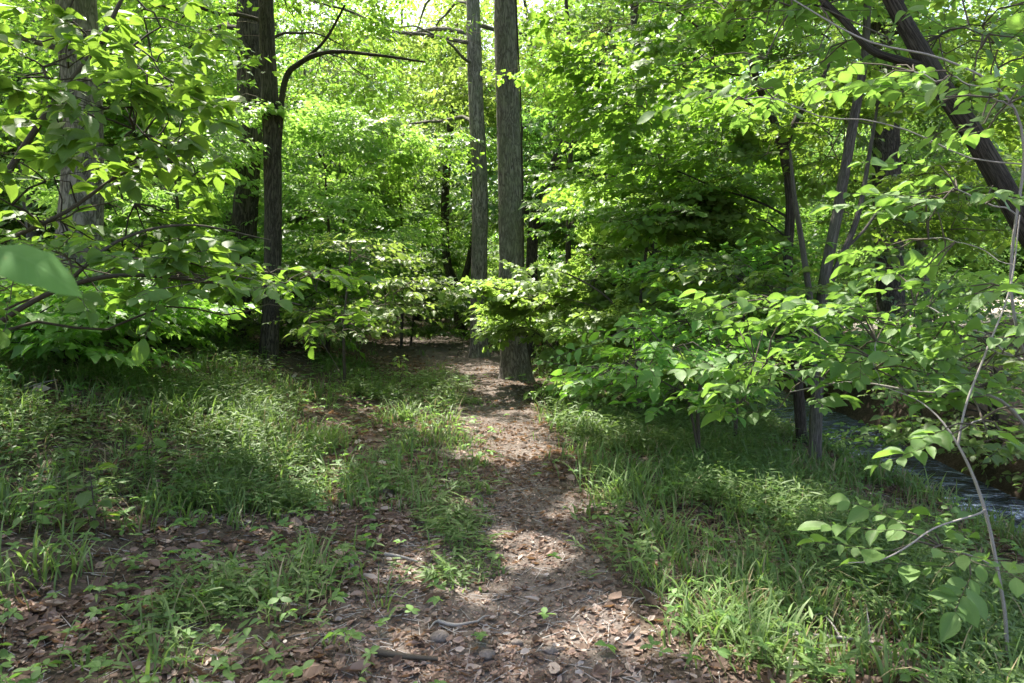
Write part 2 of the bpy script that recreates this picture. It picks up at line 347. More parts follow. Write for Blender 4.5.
# ------------------------------------------------------------------ sprays (twigs with their leaves)
def make_spray(kind, r):
    """unit spray: leaf positions, directions, normals, relative sizes; twig segments"""
    lp, ld, ln, ls, A, B = [], [], [], [], [], []
    def twig(o, d, length, nl, size):
        prev = np.array(o, float); d = np.array(d, float); side = 1 if r.random() < .5 else -1
        for i in range(nl):
            d2 = d + np.array([0, .12 * side, -.05]) * .6 + r.normal(0, .06, 3); d2 /= np.linalg.norm(d2)
            q = prev + d2 * length / nl; A.append(prev.copy()); B.append(q.copy())
            ang = side * r.uniform(.7, 1.15)
            c, s = math.cos(ang), math.sin(ang)
            dd = np.array([d2[0] * c - d2[1] * s, d2[0] * s + d2[1] * c, d2[2] - r.uniform(.0, .35)])
            lp.append(q); ld.append(dd); ln.append(np.array([0, 0, 1]) + r.normal(0, .28, 3)); ls.append(size * r.uniform(.65, 1.15) * (.7 + .3 * math.sin(math.pi * (i + .8) / nl)))
            side = -side; prev = q
        lp.append(prev); ld.append(d + np.array([0, 0, -.25])); ln.append(np.array([0, 0, 1]) + r.normal(0, .25, 3)); ls.append(size * 1.05)
        return prev
    if kind == 'twig':
        twig((0, 0, 0), (1, 0, .05), 1.0, 9, 1.0)
    elif kind == 'tuft':                     # leaves gathered near the end, pawpaw-like
        twig((0, 0, 0), (1, 0, .12), .8, 4, .85)
        for k in range(6):
            a = k * 1.05 + r.uniform(-.3, .3)
            lp.append(np.array([.8, 0, .02])); ld.append(np.array([math.cos(a) * .8 + .45, math.sin(a), -r.uniform(.05, .5)])); ln.append(np.array([0, 0, 1]) + r.normal(0, .25, 3)); ls.append(r.uniform(.8, 1.25))
    else:                                    # fan: main twig and side twigs, near-flat
        twig((0, 0, 0), (1, 0, .0), 1.0, 8, 1.0)
        for k in range(6):
            u = .12 + k * .14; sd = 1 if k % 2 else -1; a = sd * r.uniform(.6, .95)
            twig((u, .03 * sd, -.02 * u), (math.cos(a), math.sin(a), r.uniform(-.12, .12)), r.uniform(.35, .6) * (1.1 - .6 * u), 5, .9)
    return [np.array(q) for q in (lp, ld, ln, ls, A, B)]
SPRAYS = {k: [make_spray(k, np.random.default_rng(i + 11)) for i in range(6)] for k in ('twig', 'tuft', 'fan')}
def place_sprays(geo, kind, O, Fd, scale, leaf_len, leaf_kind, r, twigs=True, roll=.25, twig_r=.003, tone=(0, 1), width=1.0, zhole=1e9):
    n = len(O)
    if n == 0: return
    Fd = norm(Fd); up = np.tile([0, 0, 1.], (n, 1)) + r.normal(0, roll, (n, 3))
    S = norm(np.cross(up, Fd)); U = np.cross(Fd, S)
    scale = np.broadcast_to(scale, (n,)); which = r.integers(0, 6, n); st = np.clip(.6 * vnoise(O[:, 0] * .7 + O[:, 2] * .9, O[:, 1] * .7 - O[:, 2] * .4, 15) + .4 * r.random(n), 0, 1)
    for w in range(6):
        ix = np.where(which == w)[0]
        if len(ix) == 0: continue
        lp, ld, ln, ls, A, B = SPRAYS[kind][w]
        R = np.stack([Fd[ix], S[ix], U[ix]], 1)                  # rows
        def rot(v): return np.einsum('kc,ncd->nkd', v, R)
        p = O[ix][:, None] + rot(lp) * scale[ix][:, None, None]
        d = rot(ld); nn = rot(ln) + r.normal(0, .22, (len(ix), len(lp), 3))
        L = leaf_len * ls[None] * np.exp(np.clip(r.normal(-.02, .28, (len(ix), len(lp))), -.7, .36))
        tn = np.clip(.5 * st[ix][:, None] + .5 * r.uniform(0, 1, L.shape), 0, 1) * (tone[1] - tone[0]) + tone[0]
        keep = r.random(L.shape).ravel() > .06
        if zhole < 1e8: keep &= ~in_hole(p.reshape(-1, 3), zhole)
        leaves(geo, leaf_kind, p.reshape(-1, 3)[keep], d.reshape(-1, 3)[keep], nn.reshape(-1, 3)[keep], L.ravel()[keep], tn.ravel()[keep], 0, width)
        if twigs:
            a = (O[ix][:, None] + rot(A) * scale[ix][:, None, None]).reshape(-1, 3); b = (O[ix][:, None] + rot(B) * scale[ix][:, None, None]).reshape(-1, 3)
            segs(geo, a, b, twig_r, twig_r * .8, 1)

# sunlit gaps in the high canopy: (point on the sunbeam, radius)
HOLES = []
def in_hole(p, zmin=4.0):
    m = np.zeros(len(p), bool)
    for (h, rad) in HOLES:
        d = p - np.asarray(h)[None]; t = d @ SUN
        q = np.linalg.norm(d - t[:, None] * SUN[None], axis=1)
        m |= (t > 1.0) & (p[:, 2] > zmin) & (q < rad)
    return m

def ellipsoid(r, n, c, rad, shell=.35):
    v = norm(r.normal(0, 1, (n, 3))); u = r.random(n) ** (1 / 3.) * (1 - shell) + shell * r.random(n) ** .15
    return np.asarray(c)[None] + v * np.minimum(u, 1)[:, None] * np.asarray(rad)[None]
def tiers(r, n, c, rad, sc):
    """foliage gathers in flat layers with gaps between them"""
    if n < 24: return ellipsoid(r, n, c, rad)
    per = 9; cen = ellipsoid(r, max(2, round(n / per)), c, rad); i = r.integers(0, len(cen), n); a = r.uniform(0, 6.283, n); q = r.random(n) ** .6
    R = min(sc * .85, max(rad[0], .2) * .7)
    return cen[i] + np.stack([np.cos(a) * q * R, np.sin(a) * q * R, r.normal(0, .10 * R, n) - .16 * R * q], 1)
def bez(a, b, c, n):
    t = np.linspace(0, 1, n)[:, None]; return (1 - t) ** 2 * a + 2 * t * (1 - t) * b + t * t * c

def plant(name, label, cat, stems, clouds, leaf=('mid', 'far', .13), spray=('fan', .9), bark='bark', limbs=6, seed=1, group=None,
          twigs=False, sides=10, ridges=0, flare=0, part=('trunk', 'limb', 'crown'), rough=.05, base=None, zhole=4.0, limb_r=.03, roll=.25, twig_r=.003, tone=(0, 1), width=1.0, rings=None, gaps=0.0, lift=.4, out=1.0, limbleaf=1):
    """stems: list of (points, radii); clouds: list of (centre, radii, number of sprays)"""
    r = np.random.default_rng(seed * 31 + 5)
    b = np.asarray(stems[0][0][0] if base is None else base, float)
    root = empty(name, b, label, cat, group)
    SP = []; SR = []
    for k, (pts, rad, *nm) in enumerate(stems):
        g = Geo(); p, rr = tube(g, pts, rad, sides=sides, n=rings or max(10, len(pts) * 6), rough=rough, ridges=ridges, flare=flare if k == 0 else 0, seed=seed + k)
        o = g.build(nm[0] if nm else part[0], M[bark], root, origin=b); SP.append(p); SR.append(rr)
    SP = np.vstack(SP); SR = np.concatenate(SR)
    if clouds:
        O = np.vstack([tiers(r, n, c, rad, spray[1]) for (c, rad, n) in clouds])
        O = O[O[:, 2] > gz(O[:, 0], O[:, 1]) + .15]
        if gaps:
            O = O[vnoise(O[:, 0] * .8 + O[:, 2] * .5 + seed * 7, O[:, 1] * .8 - O[:, 2] * .6, 88) > gaps]
    if clouds and len(O):
        nl = min(limbs, len(O)); cen = O[r.choice(len(O), nl, False)]
        for _ in range(5):
            a = np.argmin(((O[:, None] - cen[None]) ** 2).sum(2), 1)
            cen = np.array([O[a == i].mean(0) if (a == i).any() else cen[i] for i in range(nl)])
        gc = Geo(); LP = []; Lid = []
        for i in range(nl):
            h = cen[i] - SP; hd = np.linalg.norm(h[:, :2], axis=1)
            cost = np.abs(h[:, 2] - lift * hd) + .45 * hd + (h[:, 2] < 0) * 1.0
            j = int(np.argmin(cost)); a0 = SP[j]
            d = cen[i] - a0; mid = a0 + d * .5 + np.array([0, 0, .12 * np.linalg.norm(d[:2])]) + r.normal(0, .07, 3) * np.linalg.norm(d)
            lp = bez(a0, mid, cen[i], 7); jit = r.normal(0, .02, lp.shape) * np.linalg.norm(d); jit[0] = 0; lp = lp + jit
            r0 = min(SR[j] * .6, limb_r * (.6 + .25 * np.linalg.norm(d)))
            g = Geo(); tube(g, lp, np.linspace(r0, max(r0 * .3, .003), 7), sides=6, n=14)
            g.build(part[1], M[bark], root, origin=b)
            LP.append(lp[2:]); Lid += [i] * 5
        LP = np.vstack(LP); Lid = np.array(Lid)
        D0 = np.sqrt(((O[:, None] - LP[None]) ** 2).sum(2)); D0 = np.where(Lid[None] == a[:, None], D0, D0 * 1.6)
        bj = np.argmin(D0, 1); best = D0[np.arange(len(O)), bj]; Q = LP[bj].copy(); done = np.zeros(len(O), bool); wgt = np.ones(len(O)); par = np.full(len(O), -1)
        for _ in range(len(O)):                                   # each twig grows from the nearest branch or twig already there
            k = int(np.argmin(np.where(done, 1e9, best))); done[k] = True
            tip = O[k]; dd = np.linalg.norm(O - tip, axis=1) * 1.15 + .12
            m = (~done) & (dd < best); best[m] = dd[m]; Q[m] = tip; par[m] = k
            if par[k] >= 0: wgt[par[k]] += .5
        d = O - Q
        keepQ = np.linalg.norm(d, axis=1) > .02
        mid = Q + d * .5 + np.array([[0, 0, .08]]) * np.linalg.norm(d, axis=1)[:, None] + r.normal(0, .05, d.shape) * np.linalg.norm(d, axis=1)[:, None]
        br = max(twig_r * 1.6, .004)
        ww = np.minimum(wgt, 4) ** .5; segs(gc, Q, mid, br * 1.2 * ww, br * ww, 1, 4); segs(gc, mid, O, br * ww, br * .9 * ww, 1, 4)
        stem_c = SP[np.argmin(((O[:, None, :] - SP[None, ::3]) ** 2).sum(2), 1) * 3]
        fd = out * norm((O - stem_c) * np.array([[1, 1, .0]])) + .6 * norm(d + 1e-4) + r.normal(0, .35, d.shape); fd[:, 2] = fd[:, 2] * .35 + r.uniform(-.3, .12, len(fd))
        place_sprays(gc, spray[0], O, fd, spray[1] * r.uniform(.7, 1.25, len(O)), leaf[2], leaf[1], r, twigs, roll, twig_r, tone, width, zhole)
        if len(LP) and limbleaf:
            e = np.repeat(LP, limbleaf, 0) + r.normal(0, .04, (len(LP) * limbleaf, 3)); f2 = r.normal(0, 1, e.shape) * [1, 1, .25]
            place_sprays(gc, spray[0], e, f2, spray[1] * r.uniform(.5, .9, len(e)), leaf[2], leaf[1], r, twigs, roll, twig_r, tone, width, zhole)
        gc.build(part[2], [M[leaf[0]], M['twig']], root, origin=b)
    return root
def G(x, y, dz=0): return np.array([x, y, float(gz(x, y)) + dz])
def stem_px(pts, Y, radii, up=None, rtop=None, sink=.08):
    """a stem through picture points at depth Y, rooted in the ground below its first point"""
    w = [P(a, b, Y if np.isscalar(Y) else Y[i]) for i, (a, b) in enumerate(pts)]
    w[0] = G(w[0][0], w[0][1], -sink)
    rr = list(radii)
    if up is not None:
        d = w[-1] - w[-2]; d = d / max(d[2], .1); w.append(w[-1] + d * (up - w[-1][2]) * np.array([.7, .7, 1])); rr.append(rtop if rtop else rr[-1] * .5)
    return (np.array(w), rr)

# ------------------------------------------------------------------ the setting
def axis(lo, f0, f1, hi, step, grow=1.12):
    a = list(np.arange(f0, f1 + 1e-6, step)); s = step
    while a[-1] < hi: s *= grow; a.append(a[-1] + s)
    s = step; b = []
    x = f0
    while x > lo: s *= grow; x -= s; b.append(x)
    return np.array(b[::-1] + a)
gx = axis(-160, -5.2, 6.5, 160, .055); gy = axis(-10, 1.6, 13, 190, .06, 1.07)
XX, YY = np.meshgrid(gx, gy); ZZ = gz(XX, YY)
V = np.stack([XX, YY, ZZ], -1).reshape(-1, 3)
ny, nx = XX.shape
i = (np.arange(ny - 1)[:, None] * nx + np.arange(nx - 1)[None]).ravel()
Q = np.stack([i, i + 1, i + nx + 1, i + nx], 1)
cx = V[Q, 0].mean(1); cy = V[Q, 1].mean(1)
isp = (path_mask(cx, cy) > .5) & (cy < 45)
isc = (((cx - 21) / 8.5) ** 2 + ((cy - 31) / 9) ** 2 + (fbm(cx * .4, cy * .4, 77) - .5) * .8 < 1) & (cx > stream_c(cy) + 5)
def sheet(name, mask, mat):
    g = Geo(); q = Q[mask]; u, inv = np.unique(q, return_inverse=True)
    g.add(V[u], inv.ravel(), np.full(len(q), 4)); return tag(g.build(name, M[mat]), kind='structure')
sheet('ground', ~isp & ~isc, 'ground'); sheet('path', isp, 'path'); sheet('clearing', isc, 'clearing')
g = Geo(); ys = np.linspace(-6, 60, 140); a = stream_c(ys)
vv = np.stack([np.stack([a + o, ys, np.full_like(ys, -1.14)], 1) for o in (-2.2, -1.1, 0, 1, 2.1)], 1)
ii = np.arange(139)[:, None] * 5 + np.arange(4)[None]
g.add(vv.reshape(-1, 3), np.stack([ii, ii + 1, ii + 6, ii + 5], -1), np.full(139 * 4, 4))
tag(g.build('stream', M['water']), kind='structure')

# ------------------------------------------------------------------ gaps in the canopy that let the sun through
for (px, py, Y, r) in [(455, 425, 8.6, .8), (530, 400, 10.5, .7), (510, 450, 7.3, .5), (490, 385, 13.2, .8), (470, 370, 16, .7), (430, 425, 8.6, .7),
                       (540, 575, 4.3, .26), (515, 552, 4.6, .2), (612, 640, 3.3, .24), (570, 650, 3.2, .12), (760, 650, 3.2, .42), (700, 640, 3.25, .22), (385, 410, 9, .5), (600, 500, 5.4, .3), (480, 600, 3.8, .2),
                       (190, 370, 11.5, 1.1), (230, 375, 11, .7), (420, 590, 4, .2), (100, 600, 3.6, .3), (30, 560, 4.0, .35), (690, 420, 8, .6), (620, 410, 9, .5)]:
    q = P(px, py, Y); HOLES.append((G(q[0], q[1]), r * 1.15))
for (px, py, Y, r) in [(240, 200, 7, .6), (130, 140, 6, .7), (40, 60, 5.4, .5), (150, 270, 5.5, .4), (700, 345, 6.6, .6), (860, 330, 4, .4), (740, 300, 8.5, .8), (420, 338, 24, 1.3), (450, 345, 20, .7), (405, 250, 25, 2.0), (300, 320, 13.5, 1.0), (650, 310, 12, 1.1), (720, 270, 11, 1.0), (330, 210, 16, 1.4), (250, 345, 12.5, .9), (610, 400, 9, .6), (680, 200, 13, 1.5), (760, 180, 10, 1.0), (560, 240, 15, 1.2), (430, 420, 8.5, .5), (640, 150, 10, 1.4), (710, 110, 9.5, 1.2), (720, 215, 9, .9), (400, 150, 18, 1.0), (350, 280, 11.5, 1.2), (590, 280, 10, 1.2), (680, 250, 10, 1.2), (500, 300, 12.5, .6), (700, 350, 6, .5), (640, 200, 13, 1.5),
                       (800, 380, 4, .4), (930, 190, 3.6, .35), (940, 560, 3, .3), (350, 100, 17, 1.2), (430, 80, 20, 1.3), (600, 120, 16, 2), (960, 300, 3.5, .3), (860, 300, 4, .35), (1000, 260, 30, 6)]:
    HOLES.append((P(px, py, Y), r * 1.15))
for k in range(170):                                                  # small flecks of sun on the floor
    y = rng.uniform(2.4, 15); x = rng.uniform(-.8, .75) * y; HOLES.append((G(x, y), rng.uniform(.04, .16) * (.7 + .06 * y)))
def cl(px, py, Y, rad, n): return (P(px, py, Y), rad, n)
def cw(x, y, z, rad, n): return (np.array([x, y, z], float), rad, n)

# ------------------------------------------------------------------ the tall trees whose trunks stand in the picture
tall = dict(spray=('fan', 1.2), limbs=10, limb_r=.035, sides=28, rings=90, gaps=.25, zhole=3.5, lift=.04)
t6 = stem_px([(517, 378), (513.5, 330), (511, 230), (508, 110), (505, 0)], 14, [.32, .28, .25, .235, .215], 17, .1)
tree6 = plant('tall_tree', 'thick straight grey trunk with a climbing vine, the stoutest trunk beside the path', 'tree', [t6],
      [cw(0, 12.5, 10.5, (3.4, 3.2, 2.2), 190), cw(2.5, 14, 9.5, (2.6, 2.6, 1.6), 110), cw(-1.5, 17, 11, (3, 3, 2), 90), cw(2.6, 17, 8, (2.2, 2, 1.3), 70), cw(-.5, 9, 9, (2.6, 2.4, 1.4), 120), cw(-.3, 7.2, 8.2, (2.2, 1.8, .9), 110)], leaf=('mid', 'far', .19), bark='bark', seed=6, ridges=.012, flare=.26, rough=.05, **tall)  # last two clouds hang above the frame, added to shade the near floor
# vine climbing the right side of that trunk
g = Geo(); q = resample(np.column_stack(t6), 30); an = .35 + .25 * np.sin(np.arange(30) * .5)
vp = q[:, :3] + np.stack([np.cos(-an), np.sin(-an) * .8, an * 0], 1) * (q[:, 3:4] + .022); vp[:, 2] += .1
tube(g, vp[:22], np.linspace(.022, .012, 22), 6, 70, rough=.25, seed=3); g.build('vine', M['darkbark'], tree6, origin=t6[0][0])
t5 = stem_px([(480, 358), (478.5, 320), (480, 200), (476, 100), (473, 0)], 18.8, [.27, .225, .215, .2, .18], 18, .09)
plant('tall_tree', 'slimmer pale grey trunk at the path edge, just left of the stoutest trunk', 'tree', [t5],
      [cw(-2, 18, 11.5, (3.4, 3.4, 2.4), 110), cw(0, 21, 9, (3, 3, 2.2), 130), cw(-3.4, 17, 8, (2.4, 2.4, 1.6), 100), cw(-4, 22, 8, (2.6, 2.4, 2.6), 180), cw(-2, 24, 10.5, (3, 3, 2), 150), cw(2.5, 23, 9.5, (2.6, 2.6, 2), 130)], leaf=('bright', 'far', .17), bark='palebark', seed=5, ridges=.008, flare=.25, **tall)
t2 = stem_px([(268, 386), (270, 330), (273, 240), (272, 140), (268, 60), (266, 0)], 12.9, [.19, .165, .155, .16, .14, .13], 14, .07)
plant('tall_tree', 'dark slender trunk on the left bank, standing in front of a second dark trunk', 'tree', [t2, (np.array([t2[0][3] + [.1, 0, -.3], P(284, 85, 12.8), P(300, 63, 12.6), P(330, 52, 12.4), P(375, 55, 12.2), P(425, 62, 12)]), [.06, .05, .045, .035, .025, .012], 'limb'), (np.array([P(300, 63, 12.6), P(325, 40, 12.5), P(345, 5, 12.4)]), [.03, .025, .015], 'limb')],
      [cw(-4.5, 12, 9.5, (3, 2.8, 2), 210), cw(-5.6, 13.5, 7.6, (2.4, 2, 1), 110), cw(-2.4, 9.2, 8.3, (2.6, 2.4, 1.3), 130), cw(-6.5, 12, 7.5, (2.2, 2, 1.6), 80), cl(345, 45, 14, (1.3, 1.6, 1.1), 70), cl(400, 110, 16, (1.2, 1.2, 1.0), 54), cl(400, 15, 15, (1.4, 1.4, .7), 60), cl(200, 60, 12.5, (1.3, 1.2, .8), 30)], leaf=('mid', 'far', .17), bark='darkbark', seed=2, ridges=.008, flare=.1, **tall)  # the cloud nearest the camera is unseen, put overhead to shade the path
t2b = stem_px([(230, 352), (238, 300), (246, 200), (250, 100), (249, 0)], 14.6, [.34, .27, .25, .26, .24], 16, .12)
plant('tall_tree', 'dark thick trunk partly hidden behind the dark slender trunk of the left bank', 'tree', [t2b],
      [cw(-6.5, 16.5, 11, (3.2, 3.2, 2.4), 100), cw(-4.2, 16.5, 7.4, (2.2, 2, 1.6), 90), cw(-8.5, 17, 8, (2.6, 2.4, 2.2), 110), cw(-4.5, 19, 5, (1.5, 1.5, 1.5), 60)], leaf=('mid', 'far', .17), bark='darkbark', seed=22, ridges=.012, flare=.15, **tall)
t1 = stem_px([(78, 330), (80, 240), (84, 140), (80, 60), (76, 0)], 10.5, [.36, .31, .27, .27, .26], 15, .12)
plant('tall_tree', 'broad pale grey trunk behind the leafy sprays at the left edge', 'tree', [t1],
      [cw(-6.6, 10.5, 9.5, (3, 3, 2.2), 190), cw(-4.6, 7.2, 8.2, (2.8, 2.6, 1.4), 150), cw(-8.5, 9, 6.5, (2, 2, 1.8), 90), cl(30, 80, 11, (1.6, 1.2, 1.0), 30), cw(-2.3, 6.6, 7.8, (2.2, 1.8, .9), 130)], leaf=('mid', 'far', .17), bark='palebark', seed=1, ridges=.01, flare=.15, **tall)  # the two nearest clouds are unseen above the frame, added for ground shade
t4 = stem_px([(462, 334), (457, 292), (447, 262), (445, 200), (450, 130), (455, 60)], 27, [.26, .21, .17, .16, .14, .12], 13, .05)
t4b = (np.array([t4[0][1], P(462, 285, 27), P(470, 255, 27.2), P(474, 215, 27.5), P(468, 150, 28)]), [.14, .13, .12, .1, .06])
plant('tall_tree', 'crooked dark tree forking low at the bend of the path', 'tree', [t4, t4b],
      [cw(-3, 27, 9, (3, 3, 2.5), 90), cw(-1.5, 26, 6.5, (2.2, 2, 1.5), 50), cl(425, 215, 27, (1.8, 1.6, 2.4), 110), cw(-2, 29, 10.5, (3.2, 3, 2), 110)], leaf=('deep', 'far', .17), bark='darkbark', seed=4, flare=.2, spray=('fan', 1.2), limbs=8, limb_r=.03, sides=14)
t7 = stem_px([(527, 352), (531, 290), (534, 225), (548, 180), (570, 130), (596, 70), (612, 20)], 20, [.2, .17, .16, .15, .11, .09, .07])
t7b = (np.array([t7[0][2], P(524, 205, 20), P(520, 160, 20.2), P(523, 120, 20.4)]), [.1, .08, .06, .03])
plant('leaning_tree', 'dark trunk leaning right behind the stoutest trunk, with leafy top', 'tree', [t7, t7b],
      [cl(600, 60, 20, (2.2, 2, 1.6), 110), cl(560, 140, 21, (1.6, 1.6, 1.2), 64), cl(620, 160, 20, (1.6, 1.4, 1.4), 80), cl(640, 30, 20, (2, 2, 1.4), 80)], leaf=('deep', 'far', .13), bark='darkbark', seed=7, limbs=7, spray=('fan', 1.0), sides=12, gaps=.3)
t8 = stem_px([(570, 364), (568, 318), (569, 200), (572, 100), (566, 0)], 17, [.12, .09, .06, .055, .045], 9, .02)
plant('slim_tree', 'very thin dark upright trunk right of the stoutest trunk', 'tree', [t8],
      [cl(575, 30, 17, (1.4, 1.3, 1.6), 45), cl(590, 130, 16.5, (1.2, 1.2, 1), 28), cl(585, 215, 16.5, (1.1, 1.1, .7), 22)], leaf=('mid', 'broad', .12), bark='darkbark', seed=8, limbs=8, spray=('fan', .9), sides=10, limb_r=.015)
t10 = stem_px([(803, 440), (795, 350), (788, 270), (790, 195), (777, 130), (762, 95), (745, 40), (733, -5)], 9, [.075, .065, .06, .058, .05, .045, .04, .035], 6.5, .02)
t10b = (np.array([t10[0][3], P(786, 150, 9), P(797, 118, 9), P(815, 92, 9.2), P(836, 50, 9.5)]), [.05, .045, .04, .03, .015])
plant('slim_tree', 'slim crooked dark trunk forking among the leaves right of the middle', 'tree', [t10, t10b],
      [cl(700, 90, 9.5, (1.2, 1.2, .8), 50), cl(760, 30, 9, (1.3, 1.3, .8), 50), cl(650, 150, 10, (1.0, 1, .7), 34), cl(720, 210, 9.5, (1.1, 1, .5), 36), cl(745, 230, 9.5, (.6, .8, .5), 26), cw(1.2, 8.2, 7, (2.4, 2.2, 1.1), 170), cl(640, 60, 10, (1.2, 1.2, .8), 54)], leaf=('mid', 'broad', .12), bark='darkbark', seed=10, limbs=10, spray=('fan', .75), limb_r=.016, twigs=True, zhole=5)  # the densest cloud sits above the view, added to shade the floor
t11 = stem_px([(815, 470), (816, 420), (822, 300), (838, 210), (852, 130), (864, 60), (868, 0)], 7.4, [.075, .065, .06, .055, .05, .04, .035], 5.5, .02)
t11b = (np.array([t11[0][1], P(812, 320, 7.3), P(803, 250, 7.2), P(795, 200, 7), P(790, 150, 6.9)]), [.04, .035, .03, .022, .012])
t11c = (np.array([t11[0][2], P(838, 265, 7.4), P(858, 215, 7.6), P(870, 150, 7.8), P(880, 90, 8)]), [.04, .035, .03, .022, .012])
plant('slim_tree', 'three-stemmed dark tree rising from the grass near the stream', 'tree', [t11, t11b, t11c],
      [cl(845, 100, 9.5, (.6, 1, .6), 20), cl(800, 150, 9, (.7, .8, .4), 14), cl(860, 20, 8, (.9, 1.1, .5), 26), cl(760, 285, 7.5, (.6, .7, .25), 20), cl(950, 120, 8.5, (1.1, 1, .9), 50), cl(960, 210, 8.5, (.9, .9, .6), 34), cw(3.2, 7, 6.6, (2.2, 2, 1.0), 150)], leaf=('mid', 'ovate', .13), bark='bark', seed=11, limbs=9, spray=('fan', .65), limb_r=.014, twigs=True, zhole=5)  # its densest cloud lies out of frame overhead, put there for shade
t12 = stem_px([(897, 400), (891, 300), (887, 180), (882, 60), (878, 0)], 16, [.36, .3, .3, .27, .25], 14, .1)
plant('tall_tree', 'dark thick upright trunk hung with leaves beyond the stream', 'tree', [t12],
      [cw(8.5, 16, 11, (3, 3, 2.4), 110), cw(6.5, 14.5, 8.5, (2.4, 2.4, 1.8), 100), cl(900, 190, 15.6, (.5, .5, 1.8), 14), cl(900, 320, 15.6, (.5, .5, .8), 10), cl(975, 60, 16, (1.6, 1.6, 1.6), 80), cl(820, 110, 17, (1.8, 1.6, 1.6), 80)], leaf=('deep', 'far', .15), bark='darkbark', seed=12, flare=.12, **tall)
b13 = G(4.45, 5.2, -.1)
t13 = (np.array([b13, P(1090, 340, 5.2), P(1026, 228, 5.1), P(975, 138, 5), P(930, 68, 5), P(895, 5, 5), P(865, -60, 5), P(835, -160, 5.1)]), [.11, .09, .08, .07, .064, .056, .05, .035])
t13b = (np.array([t13[0][4], P(905, 62, 5), P(872, 50, 5), P(845, 22, 5), P(815, -10, 5.1), P(790, -60, 5.2)]), [.032, .029, .026, .023, .02, .012])
t13c = (np.array([t13[0][5], P(906, -30, 5.2), P(915, -110, 5.3)]), [.05, .04, .02])
plant('leaning_tree', 'thick dark trunk leaning in from the right edge, forking at the top', 'tree', [t13, t13b, t13c],
      [cl(820, 20, 5, (.8, .8, .4), 16), cl(890, -60, 5.2, (1, 1, .5), 24), cl(760, -50, 5.2, (.9, .9, .5), 22), cl(960, 30, 5.2, (.7, .7, .4), 14), cw(2.2, 5, 5.2, (1.8, 1.6, .7), 110), cw(.6, 5.6, 5.6, (1.4, 1.4, .6), 80), cl(990, 60, 5, (.5, .5, .4), 12)], leaf=('near', 'ovate', .12), bark='darkbark', seed=13, limbs=9, spray=('twig', .5), limb_r=.016, twigs=True, sides=22, rings=70, ridges=.004, zhole=2.5)  # two big clouds overhead are unseen, serving as added shade for the foreground

# ------------------------------------------------------------------ understory shrubs and saplings
sh = dict(part=('stem', 'branch', 'foliage'), twigs=True, sides=7)
s1 = (np.array([G(-4.9, 5.6, -.05), P(-40, 260, 5.6), P(35, 130, 5.8), P(100, 40, 6), P(150, -60, 6.2)]), [.04, .034, .026, .02, .01])
s1b = (np.array([s1[0][1], P(60, 215, 5.5), P(130, 170, 5.8), P(210, 150, 6.2)]), [.02, .016, .012, .006])
plant('pawpaw_sapling', 'large-leaved sapling filling the upper left with bright hanging leaves', 'sapling', [s1, s1b],
      [cl(135, 125, 5.8, (.42, .8, .6), 32), cl(160, 190, 6.4, (.4, .7, .45), 24), cl(0, 30, 5.4, (.5, .8, .6), 24), cl(130, 25, 6.2, (.4, .8, .5), 18), cl(0, 185, 5.2, (.45, .7, .4), 20), cl(160, 110, 6.5, (.3, .6, .4), 12), cl(115, 250, 6, (.8, .7, .22), 26), cl(85, 90, 5.6, (.4, .4, .4), 5)],
      leaf=('nearbright', 'ovate', .17), limbleaf=0, spray=('tuft', .5), bark='twig', limbs=9, seed=31, limb_r=.012, zhole=9, twig_r=.004, **sh)
s2 = (np.array([G(-4.2, 4.7, -.05), P(-60, 370, 4.9), P(0, 322, 5), P(60, 289, 5.1), P(130, 275, 5.3), P(230, 286, 5.7), P(300, 305, 6)]), [.03, .026, .022, .019, .016, .011, .006])
s2b = (np.array([P(60, 289, 5.1), P(120, 240, 5.4), P(190, 225, 5.8), P(270, 240, 6.2)]), [.016, .013, .01, .005])
plant('arching_shrub', 'shrub with a dark stem arching over the left bank below the large-leaved sapling', 'shrub', [s2, s2b],
      [cl(150, 262, 5.4, (.8, .6, .16), 30), cl(215, 268, 6.2, (.45, .7, .16), 20), cl(30, 280, 5.1, (.6, .5, .2), 20), cl(310, 275, 7, (.4, .5, .12), 12), cl(330, 318, 7.4, (.4, .5, .08), 9)],
      leaf=('nearbright', 'ovate', .14), limbleaf=0, spray=('twig', .5), bark='twig', limbs=8, seed=32, limb_r=.01, zhole=9, lift=.05, **sh)
s0 = (np.array([G(-1.25, .95, -.05), np.array([-1.2, .95, .9]), P(-190, 240, .96), P(-60, 236, .96), P(-20, 248, .96)]), [.012, .009, .006, .003, .002])
pl = plant('foreground_sapling', 'sapling whose big single leaf pokes in at the left edge, closest to the viewer', 'sapling', [s0, (np.array([s0[0][1], [-1.15, 1.1, 1.6], [-1.1, 1.3, 2.3], [-1.0, 1.5, 2.7]]), [.009, .008, .006, .003])], [cw(-.98, 1.45, 2.65, (.5, .45, .15), 60)], leaf=('near', 'ovate', .12), spray=('twig', .3), twigs=True, limbs=3, limb_r=.004, zhole=9, bark='twig', seed=30, part=('stem', 'branch', 'foliage'), sides=6)  # second stem and foliage are unseen, added overhead to shade the big leaf
g = Geo(); a = P(-22, 247, .96); b = P(82, 284, .97)
u, v = np.meshgrid(np.linspace(0, 1, 25), np.linspace(-1, 1, 15), indexing='ij'); ax = b - a; Lf = np.linalg.norm(ax); ax = ax / Lf
sd = norm(np.cross(np.array([.12, -.55, 1.0]), ax)); up = np.cross(ax, sd)
hw = .33 * np.sin(np.pi * np.clip(u, 0, 1) ** .85) ** .75 * (1 - .25 * u)
